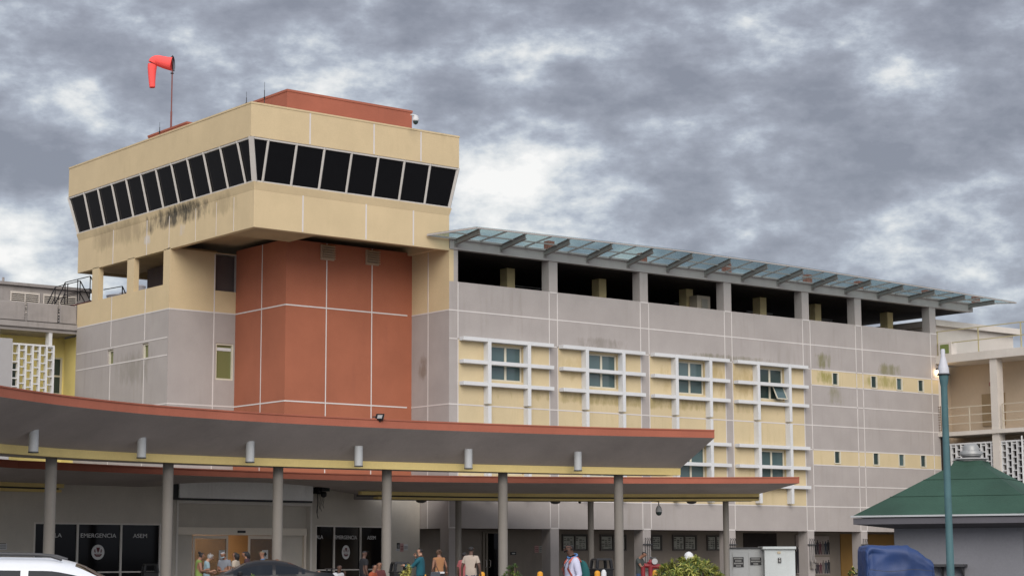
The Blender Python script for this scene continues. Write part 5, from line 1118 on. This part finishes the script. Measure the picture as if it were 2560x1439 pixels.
for px, D, l in ((797, 58.6, 'plain chair under the person in pink'), (843, 60.6, 'plain chair under the man in the white shirt'), (932, 61, 'plain chair under the person in orange'), (948, 64, 'plain chair under the person in dark red')): seat(px, D, l)
person('seated person in a coral pink top just right of the dark car', 796, 58.6, 1.14, R(95), 'tan', cloth('coral', (.36, .09, .085)), DKP, 'short', pose=SIT)
def strap(root, T, E, J, sc, ob):
    mb = MB(); mb.tube([T(J['sr']+Vector((-.06, -.09, .05))), T(J['sr']+Vector((-.07, .03, .065))), T(J['chest']+Vector((.03, .13, -.02))), T(J['spine']+Vector((-.12, .12, -.02)))], .014, 6); ob(mb, 'shoulder_strap', BLACK, root)
person('seated man in a white shirt with a dark shoulder strap, below the lettered window', 849, 60.5, 1.30, R(135), 'dark', cloth('white', (.46, .46, .47)), JEANS, 'short', pose={**SIT, 'el': (-.22, .12, .72), 'wl': (-.10, .25, .98)}, extra=[strap], fat=1.1)
person('man dressed in black standing with his back to the black lettered window', 911, 62, 1.74, R(60), 'dark', cloth('black_b', (.016, .016, .018)), DKP, 'cap', cloth('cap_black', (.02, .02, .022)), fat=1.15)
person('seated person in an orange-red shirt beside the second column from the right of the doors', 937, 61, 1.31, R(110), 'brown', cloth('orange_red', (.30, .06, .025)), DKP, 'short', pose=SIT)
person('seated person in dark red clothes half hidden by the canopy column', 949, 64, 1.38, R(150), 'brown', cloth('dark_red', (.10, .03, .03)), DKP, 'short', pose=SIT)
person('woman in a teal long-sleeved top with one hand raised to her face', 1050, 57, 1.79, R(280), 'tan', cloth('teal', (.012, .085, .11)), DKP, 'short', pose=P(er=(.20, .17, 1.20), wr=(.06, .16, 1.47), el=(-.20, .22, 1.18), wl=(-.10, .44, 1.22)), sleeves='long', fat=1.15)
def beltbag(root, T, E, J, sc, ob):
    mb = MB(); c = [Vector((x, y, z)) for z in (.94, 1.0) for x, y in ((-.15, -.13), (.15, -.13), (.14, .12), (-.14, .12))]; mb.hexa([T(q) for q in c]); ob(mb, 'belt', WHT, root, False)
person('woman in a tan sleeveless top with hair tied up, back to the viewer', 1097, 64, 1.78, R(340), 'brown', cloth('tan_orange', (.30, .145, .065)), cloth('dark_skirt', (.03, .03, .035)), 'bun', HAIRN, extra=[beltbag], sleeves='none', pose=P(er=(.25, -.02, 1.16), wr=(.30, .14, 1.0)))
person('person in pink mostly hidden behind the man in the beige shirt', 1161, 58.5, 1.68, R(30), 'dark', cloth('pink', (.32, .09, .09)), DKP, 'short')
person('man in a beige short-sleeved shirt and jeans walking away between the canopy columns', 1178, 55.5, 1.84, R(15), 'dark', cloth('beige', (.40, .33, .27)), JEANS, 'short', fat=1.1, pose=P(er=(.25, -.02, 1.14), wr=(.27, .04, .90), el=(-.25, -.03, 1.14), wl=(-.27, .03, .90), kr=(.10, .12, .52), kl=(-.1, -.02, .5), al=(-.1, -.22, .14), tl=(-.1, -.1, .04)))
def detail17(root, T, E, J, sc, ob):
    mb = MB(); nb_ = J['neckb']
    ring_ = [T(nb_+Vector((math.cos(a)*.088, math.sin(a)*.085+.0, .045+.018*math.cos(a*1)-.03*math.sin(a)))) for a in [i*math.pi/8 for i in range(17)]]; mb.tube(ring_, .016, 8, cap=False); ob(mb, 'collar', cloth('denim_blue', (.09, .20, .42)), root)
    mb = MB(); mb.tube([T(nb_+Vector((.085, .05, .05))), T(J['chest']+Vector((.09, .145, .04))), T(J['chest']+Vector((.02, .17, -.12))), T(J['spine']+Vector((.0, .16, -.02)))], .0055, 6); mb.tube([T(nb_+Vector((-.085, .05, .05))), T(J['chest']+Vector((-.06, .15, .04))), T(J['chest']+Vector((.0, .17, -.12)))], .0055, 6)
    mb.hexa([T(J['spine']+Vector(q)) for q in ((-.03, .155, -.10), (.03, .155, -.10), (.03, .165, -.10), (-.03, .165, -.10), (-.03, .155, -.02), (.03, .155, -.02), (.03, .165, -.02), (-.03, .165, -.02))]); ob(mb, 'lanyard', BLACK, root)
    mb = MB(); [mb.tube([T(E(sx*.082, -.01, .018)), T(E(sx*.066, .07, .016))], .0045, 5) for sx in (-1, 1)]
    for sx in (-1, 1): mb.tube([T(E(sx*.012+.0, .099, .014)), T(E(sx*.034, .103, .028)), T(E(sx*.060, .088, .014)), T(E(sx*.034, .103, -.004)), T(E(sx*.012, .099, .014))], .004, 5)
    ob(mb, 'glasses', BLACK, root)
    mb = MB(); [mb.tube([T(E(-.05*k, .055, -.035-.01*abs(k))) for k in (1, .5)]+[T(E(0, .088, -.068))]+[T(E(.05*k, .055, -.035-.01*abs(k))) for k in (.5, 1)], .014, 6)]; ob(mb, 'beard', HAIRB, root)
r17, T17, E17, J17, s17 = person('man in a white-lavender long-sleeved shirt with glasses and a backpack, nearest of all the people', 1423, 35, 1.76, R(248), 'dark', cloth('lavender_white', (.52, .52, .64)), JEANS, 'short', pose=P(er=(.24, -.05, 1.13), wr=(.20, .16, .98), el=(-.24, -.04, 1.13), wl=(-.22, .15, .95), neck=(0, .015, 1.505), hb=(0, .05, 1.56), hm=(0, .055, 1.625), ht=(0, .045, 1.68)), sleeves='long', fat=1.12, extra=[detail17])
bp = thing('backpack', 'teal backpack with orange shoulder straps worn by the man in the white-lavender shirt', 'backpack', tuple(r17.location)); ofs = Vector(r17.location)
def bpbuild(mb, name, mt, smooth=True, sub=0):
    me = bpy.data.meshes.new(name); o = bpy.data.objects.new(name, me); COL.objects.link(o); o.parent = bp; me.from_pydata(mb.v, [], mb.f); me.materials.append(mt)
    for p in me.polygons: p.use_smooth = smooth
    if sub: q = o.modifiers.new('s', 'SUBSURF'); q.levels = sub; q.render_levels = sub
    return o
mb = MB(); mb.v = []; 
sec = []
for z, w_, d_ in ((.96, .10, .05), (.98, .15, .09), (1.10, .16, .11), (1.25, .15, .10), (1.38, .12, .07), (1.42, .07, .03)):
    n0 = len(mb.v)
    for k in range(12): a = 2*math.pi*k/12; mb.v.append(tuple(T17(Vector((math.cos(a)*w_, -.13-d_+math.sin(a)*d_, z)))))
    sec.append(n0)
for a, b in zip(sec, sec[1:]):
    for k in range(12): mb.f.append((a+k, a+(k+1) % 12, b+(k+1) % 12, b+k))
mb.f.append(tuple(range(sec[0]+11, sec[0]-1, -1))); mb.f.append(tuple(range(sec[-1], sec[-1]+12)))
bpbuild(mb, 'pack', cloth('pack_teal', (.015, .09, .09)), True, 1)
for sx in (1, -1):
    mb = MB(); X = J17['sr'].x*.62*sx; pts = [T17(Vector((X, -.13, 1.38))), T17(Vector((X, -.06, 1.455))), T17(Vector((X, .03, 1.450))), T17(Vector((X*1.05, .10, 1.38))), T17(Vector((X*1.15, .135, 1.26))), T17(Vector((X*1.45, .07, 1.13)))]
    mb.tube(pts, .019, 8); bpbuild(mb, 'shoulder_strap', cloth('strap_orange', (.50, .11, .07)))
    mb = MB(); mb.tube([pts[-1], T17(Vector((X*1.5, .0, 1.06))), T17(Vector((X*1.3, -.12, 1.0)))], .012, 6); bpbuild(mb, 'webbing', cloth('webbing', (.05, .05, .05)))
person('man in a dark grey shirt leaning with folded arms on the red standpipe', 1611, 66, 1.69, R(120), 'brown', cloth('charcoal', (.05, .055, .05)), JEANS, 'short', pose={**BOW(.12), 'er': (.20, .16, 1.16), 'wr': (.02, .36, 1.18), 'el': (-.20, .16, 1.16), 'wl': (-.02, .34, 1.12)})

# hand bag and phone held by people
hp = dep(1090, 63.4); hb_ = thing('handbag', 'dark grey handbag at the hip of the woman in the tan top', 'bag', (hp.x, hp.y, 1.0)); m = MB(); q = [hp+RH*a+FH*c for a, c in ((-.20, -.07), (.16, -.07), (.16, .07), (-.20, .07))]
m.hexa([Vector((v.x, v.y, .72)) for v in q]+[Vector((v.x*1+(hp.x-v.x)*.15, v.y+(hp.y-v.y)*.15, 1.02)) for v in q]); m.build('bag_body', cloth('bag_grey', (.06, .065, .075)), hb_, bevel=.02)
m = MB(); m.tube([hp+RH*-.14+Vector((0, 0, 1.0)), hp+RH*-.08+Vector((0, 0, 1.16)), hp+RH*.02+Vector((0, 0, 1.2)), hp+RH*.10+Vector((0, 0, 1.0))], .012, 6); m.build('bag_handle', BLACK, hb_)

# ------------------------------------------------------------------ bins, bollards, standpipe
def bin_(px, D, w, h, label):
    p = dep(px, D); t_ = thing('hooded_bin', label, 'bin', (p.x, p.y, 0), 'hooded black bins'); yaw = .35; ex = RH*math.cos(yaw)+FH*math.sin(yaw); ey = -RH*math.sin(yaw)+FH*math.cos(yaw)
    c = lambda hx, hy, z: [p+ex*a*hx+ey*b*hy+Vector((0, 0, z)) for a, b in ((-1, -1), (1, -1), (1, 1), (-1, 1))]
    m = MB(); m.hexa(c(w*.42, w*.42, .02)+c(w*.5, w*.5, h*.72)); m.hexa(c(w*.54, w*.54, h*.72)+c(w*.54, w*.54, h*.76)); m.build('bin_body', BLACK, t_, bevel=.02)
    m = MB(); b0 = h*.76; b1 = h*.95
    for a, b in ((-1, -1), (1, -1), (1, 1), (-1, 1)):
        q = p+ex*a*w*.43+ey*b*w*.43; q2 = p+ex*a*w*.38+ey*b*w*.38; m.bar(q+Vector((0, 0, b0)), q2+Vector((0, 0, b1)), .09, .09)
    m.hexa(c(w*.46, w*.46, b1)+c(w*.40, w*.40, h)); m.build('bin_hood', BLACK, t_, bevel=.015)
bin_(1503, 66, .64, 1.45, 'hooded black bin right behind the man with the backpack'); bin_(1000, 66, .60, 1.35, 'hooded black bin beside the column and the yellow-leaved plant'); bin_(376, 78, .62, 1.28, 'hooded black bin in front of the left lettered window')
YB = mat('yellow_bollard_paint', (.62, .28, .02), .55, .08, 5, .3, (.3, .15, .03))
for k, (px, y) in enumerate(((915, 1434), (1059, 1431.5), (1205, 1427), (1350, 1426.5), (1493, 1425), (1638, 1423.5))):
    D = 62; p = dep(px, D); z = 1.5-(y-1391)*D/F; m = MB(); r = .095; m.lathe((p.x, p.y, 0), [(r, 0), (r, z-.08), (r*.86, z-.035), (r*.5, z-.008), (r*.1, z)], 18)
    lab = ('beside the person in orange-red', 'beneath the woman in teal', 'in front of the man in the beige shirt', 'left of the pier next to the man with the backpack', 'just right of the backpack', 'right of the red standpipe')[k]
    o = m.build('bollard', YB, origin=(p.x, p.y, 0), smooth=True); tag(o, 'round-topped yellow bollard '+lab, 'bollard', 'yellow bollards along the kerb')
p = dep(1509, 61.5); m = MB(); m.lathe((p.x, p.y, 0), [(.10, 0), (.085, 1.0), (.06, 1.06), (.03, 1.09)], 16); o = m.build('white_post', WHT, origin=(p.x, p.y, 0), smooth=True); tag(o, 'white marker post beside the yellow bollard and the hooded bin', 'post')
p = dep(1722, 66); gl2 = thing('globe_lamp', 'white dome lamp head rising behind the yellow-green bush', 'lamp', (p.x, p.y, 0)); m = MB(); m.tube([(p.x, p.y, 0), (p.x, p.y, 1.35)], .05, 10); m.build('post', DGREY, gl2); m = MB(); m.lathe((p.x, p.y, 1.34), [(.10, 0), (.17, .03), (.175, .14), (.14, .25), (.07, .31), (.01, .33)], 20); m.build('dome', WHT, gl2, smooth=True)
RED = mat('red_hydrant_paint', (.22, .018, .022), .45, .1, 5, .3, (.08, .02, .02)); p = dep(1622, 65); st = thing('standpipe', 'dark red fire standpipe with a round gauge in front of the conduit pier', 'standpipe', (p.x, p.y, 0))
m = MB(); Z = lambda z: Vector((0, 0, z)); A_1 = p+RH*-.20; A_2 = p+RH*.06; A_1.z = A_2.z = 0
m.tube([A_1, A_1+Z(1.15), A_1+RH*.05+Z(1.20), A_2+Z(1.20)], .075, 12); m.tube([A_2, A_2+Z(1.3)], .085, 12); m.tube([A_2+Z(1.17), A_2+RH*.28+Z(1.17), A_2+RH*.36+Z(1.10)], [.08, .08, .09], 12); m.lathe(A_2+Z(1.28), [(.12, 0), (.12, .04), (.07, .05), (.05, .12)], 14); m.build('pipe', RED, st, smooth=True)
m = MB(); c_ = A_2+RH*.13+FH*-.1+Z(1.34); m.tube([c_, c_+FH*-.06], .10, 18); m.build('gauge', mat('gauge_grey', (.36, .36, .35), .4), st); m = MB(); m.tube([A_2+RH*-.02+Z(1.46), A_2+RH*.2+Z(1.46)], .018, 8); m.tube([A_2+RH*.02+Z(1.40), A_2+RH*.02+Z(1.5)], .02, 8); m.build('valve_handle', DGREY, st)

# ------------------------------------------------------------------ planting
def leafm(n, c, c2):
    if n in MATS: return MATS[n]
    m = mat(n, c, .55, .35, 9, fine=.25); return m
LY = leafm('yellow_green_leaf', (.20, .215, .035), 0); LYY = leafm('pale_yellow_leaf', (.46, .42, .11), 0); LG = leafm('mid_green_leaf', (.055, .10, .02), 0); LD = leafm('deep_green_leaf', (.025, .055, .014), 0); BARK = mat('bark', (.12, .09, .06), .9, .2)
def rosette(m, c, rad, n, rnd, lw, up_=.5, tilt=None):
    tilt = tilt or Vector((0, 0, 1)); x = tilt.cross(Vector((.3, .9, .1))).normalized(); y = tilt.cross(x)
    for k in range(n):
        a = 2*math.pi*(k*.382+rnd.random()*.1); el = rnd.uniform(.05, 1.25); d = (x*math.cos(a)+y*math.sin(a))*math.cos(el)+tilt*math.sin(el); ln = rad*rnd.uniform(.7, 1.1)
        s_ = d.cross(tilt); s_ = (s_ if s_.length > .05 else x).normalized()*lw*rnd.uniform(.7, 1.2); dr = Vector((0, 0, -1))*ln*.28; mi = 0 if rnd.random() < .62 else (1 if rnd.random() < .6 else 2)
        p1 = c+d*ln*.5-s_*0+Vector((0, 0, ln*.06)); p2 = c+d*ln+dr
        m.face([c-s_*.4, c+s_*.4, p1+s_, p1-s_], mi); m.face([p1-s_, p1+s_, p2], mi)
def bush(name, label, px, D, w, ztop, zbot, nros, rad, lw, mats, seed, nleaf=22, grp=None, spread=1):
    rnd = random.Random(seed); c = dep(px, D); c.z = 0; t_ = thing(name, label, 'plant', tuple(c), grp); m = MB(); st_ = MB()
    for k in range(nros):
        a = rnd.uniform(0, 2*math.pi); u = rnd.random()**.55; x = math.cos(a)*u*w/2; y = math.sin(a)*u*w/2*.8; h_ = zbot+(ztop-rad*.5-zbot)*(1-u*u*.55)*rnd.uniform(.72 if rnd.random() < .6 else .3, 1)
        p_ = c+RH*x+FH*y+Vector((0, 0, h_)); tl_ = (RH*x*1.1+FH*y*1.1+Vector((0, 0, .9))).normalized(); rosette(m, p_, rad, nleaf, rnd, lw, tilt=tl_)
        st_.tube([c+RH*x*.3+FH*y*.3, c+RH*x*.7+FH*y*.7+Vector((0, 0, h_*.5)), p_], [.018, .014, .008], 5)
    m.build('foliage', mats, t_); st_.build('stems', BARK, t_); return t_
bush('dracaena_bush', 'large yellow-green bush with spiky leaf rosettes in front of the bulletin boards', 1722, 60, 1.95, 1.62, .5, 95, .30, .019, [LY, LG, LYY], 3)
bush('yellow_leaved_plant', 'small bright yellow-leaved plant beside the column below the woman in teal', 1019, 55, .38, 1.36, .7, 12, .20, .020, [LYY, LY, LYY], 5, 16)
bush('green_shrub', 'loose mid-green shrub at the foot of the canopy column left of the black sign', 1283, 57, .62, 1.36, .5, 34, .16, .014, [LG, LY, LG], 8, 16)
bush('green_shrub', 'small bright green shrub top in front of the dark car window', 622, 50, .50, 1.16, .5, 16, .17, .016, [LG, LY, LG], 11, 16)
bush('slender_plant', 'slender pale-flowered plant between the pier and the blue tarpaulin', 2134, 60, .34, 1.34, .6, 18, .15, .02, [LG, LY, LYY], 13, 12)

# ------------------------------------------------------------------ cars
def car(name, label, ctr, head, prof, belt, Wd, paint, roof_mt=None, zsill=.22, pillars=(), rails=False, gm_=None, rake=.80, stations=46):
    L_ = prof[-1][0]-prof[0][0]; t_ = thing(name, label, 'car', (ctr.x, ctr.y, 0)); ex = head.normalized(); ey = Vector((-ex.y, ex.x, 0)); W3 = lambda x, y, z: Vector((ctr.x, ctr.y, 0))+ex*x+ey*y+Vector((0, 0, z))
    P3 = resample([(x, 0, z) for x, z in prof], stations); xs_ = sorted({round(p.x, 4) for p in P3})
    def zt(x):
        for (a, za), (b, zb3) in zip(prof, prof[1:]):
            if a <= x <= b: k = (x-a)/(b-a); return za+(zb3-za)*k
        return prof[-1][1]
    zsm = lambda x: (zt(max(prof[0][0], x-.07))+2*zt(x)+zt(min(prof[-1][0], x+.07)))/4
    x0, x1 = prof[0][0], prof[-1][0]; xs_ = [x0+(x1-x0)*i/stations for i in range(stations+1)]
    hw_ = lambda x: Wd/2*(1-.22*max(0, (abs(x-(x0+x1)/2)/(L_/2)-.62)/.38)**2)
    def ringp(x):
        w = hw_(x); top = zsm(x); bz = min(belt(x), top-.02); cab = max(0, min(1, (top-bz-.02)/.35)); wr = w*(1-.04-(1-rake)*cab)
        P_ = [(0, zsill), (w*.86, zsill), (w*.98, zsill+.12), (w, (zsill+bz)/2+.05), (w*.965, bz), (w*.965+(wr-w*.965)*.5, bz+(top-.075*cab-bz)*.5), (w*.965+(wr-w*.965)*(1-.18*cab), bz+(top-.075*cab-bz)*(1-.18*cab)), (wr, top-.075*cab-.008), (wr-.05*cab-.04, top-.02*cab-.003), (wr*.55, top+.012*cab), (0, top+.02*cab)]
        return [(y, z) for y, z in P_]
    body = MB(); gls = {}; wnd = {}; rings = [ringp(x) for x in xs_]
    for i in range(len(xs_)-1):
        xa, xb = xs_[i], xs_[i+1]; xm = (xa+xb)/2; slope = abs(zt(xb)-zt(xa))/(xb-xa); cab = zt(xm)-belt(xm) > .10
        for sgn in (1, -1):
            for j in range(10):
                q = [W3(xa, sgn*rings[i][j][0], rings[i][j][1]), W3(xb, sgn*rings[i+1][j][0], rings[i+1][j][1]), W3(xb, sgn*rings[i+1][j+1][0], rings[i+1][j+1][1]), W3(xa, sgn*rings[i][j+1][0], rings[i][j+1][1])]
                tgt = body
                if j in (4, 5) and cab and not any(a < xm < b for a, b in pillars) and zt(xm)-belt(xm) > .16: tgt = gls.setdefault((sgn, sum(xm > b for a, b in pillars)), MB())
                if j in (8, 9) and cab and .28 < slope < 3: tgt = wnd.setdefault(xm > (x0+x1)/2, MB())
                tgt.face(q)
    for k in (0, -1): body.face([W3(xs_[k], y, z) for y, z in rings[k]]+[W3(xs_[k], -y, z) for y, z in reversed(rings[k][:-1])])
    def bs_(mb, n, mt): o = mb.build(n, mt, t_, smooth=True); return o
    bo = bs_(body, 'body', paint); [bs_(g_, 'side_window', gm_) for g_ in gls.values()]; [bs_(g_, 'windscreen' if k_ else 'rear_window', gm_) for k_, g_ in wnd.items()]
    for sx in (x0+L_*.18, x1-L_*.19):
        for sy in (-1, 1):
            m = MB(); c_ = W3(sx, sy*(Wd/2-.10), .33); m.tube([c_-ey*.11*sy, c_+ey*.115*sy], [.33, .33], 24); wh = m.build('wheel', mat('tyre_rubber', (.02, .02, .02), .9), t_, smooth=True)
            m = MB(); m.tube([c_+ey*.10*sy, c_+ey*.125*sy], [.21, .19], 16); m.build('rim', LGREY, wh)
    for sy in (-1, 1):
        m = MB(); m.bar(W3(x1-.20, sy*(Wd/2-.32), .68), W3(x1-.06, sy*(Wd/2-.32), .66), .30, .14, up=(0, 0, 1)); m.build('headlight', LGREY, t_)
        m = MB(); m.bar(W3(x0+.02, sy*(Wd/2-.32), .82), W3(x0+.12, sy*(Wd/2-.32), .82), .30, .14); m.build('tail_light', mat('tail_red', (.3, .01, .01), .3), t_)
        m = MB(); q = W3(prof[-1][0]-L_*.36, sy*(Wd/2+.06), belt(0)+.04); m.bar(q, q+ex*.12, .16, .13); m.build('wing_mirror', paint, t_, bevel=.02)
    return t_, W3
CARP = mat('dark_car_paint', (.010, .010, .012), .3, 0, fine=0, coat=.08, spec=.2); CG = glass('car_glass', (.014, .017, .022), .06, .10)
sc_ = dep(652, 57); hd_ = (-RH*.97+FH*-.22)
sprof = [(-2.2, .86), (-2.12, 1.04), (-1.45, 1.10), (-.80, 1.36), (-.35, 1.425), (.15, 1.42), (.50, 1.33), (1.20, 1.0), (1.6, .93), (2.1, .80), (2.22, .60)]
sd1, SW3 = car('dark_saloon_car', 'dark saloon car parked in front of the entrance, front pointing left', sc_, hd_, sprof, lambda x: 1.0-.035*x/2, 1.74, CARP, pillars=((-.33, -.25), (-1.12, -1.0), (.85, .95)), gm_=CG)
m = MB()
for sy in (-1, 1): m.bar(SW3(-2.05, sy*.55, 1.06), SW3(-2.07, sy*.55, 1.16), .05, .03)
m.bar(SW3(-2.10, -.75, 1.165), SW3(-2.10, .75, 1.165), .16, .03); m.build('rear_spoiler', CARP, sd1)
WP = mat('white_car_paint', (.66, .67, .69), .35, .02, 1, fine=0, coat=.3, spec=.4)
uc = dep(92, 25); hd2 = (RH*.985+FH*.17)
uprof = [(-2.15, .8), (-2.05, 1.10), (-1.75, 1.40), (-1.3, 1.475), (-.5, 1.505), (.25, 1.49), (.55, 1.42), (1.30, 1.05), (1.95, .96), (2.15, .86), (2.25, .60)]
su1, UW3 = car('white_crossover_car', 'white crossover car with dark roof rails in the lower left corner', uc, hd2, uprof, lambda x: 1.02, 1.80, WP, pillars=((-.15, -.05), (-1.2, -1.08), (.86, .95)), gm_=CG, rake=.83)
for sy in (-1, 1):
    m = MB(); pts = [UW3(x, sy*.60, z) for x, z in ((-1.5, 1.47), (-1.3, 1.532), (-.6, 1.562), (.0, 1.552), (.22, 1.53), (.36, 1.485))]; m.tube(pts, .021, 8); m.build('roof_rail', DGREY, su1, smooth=True)
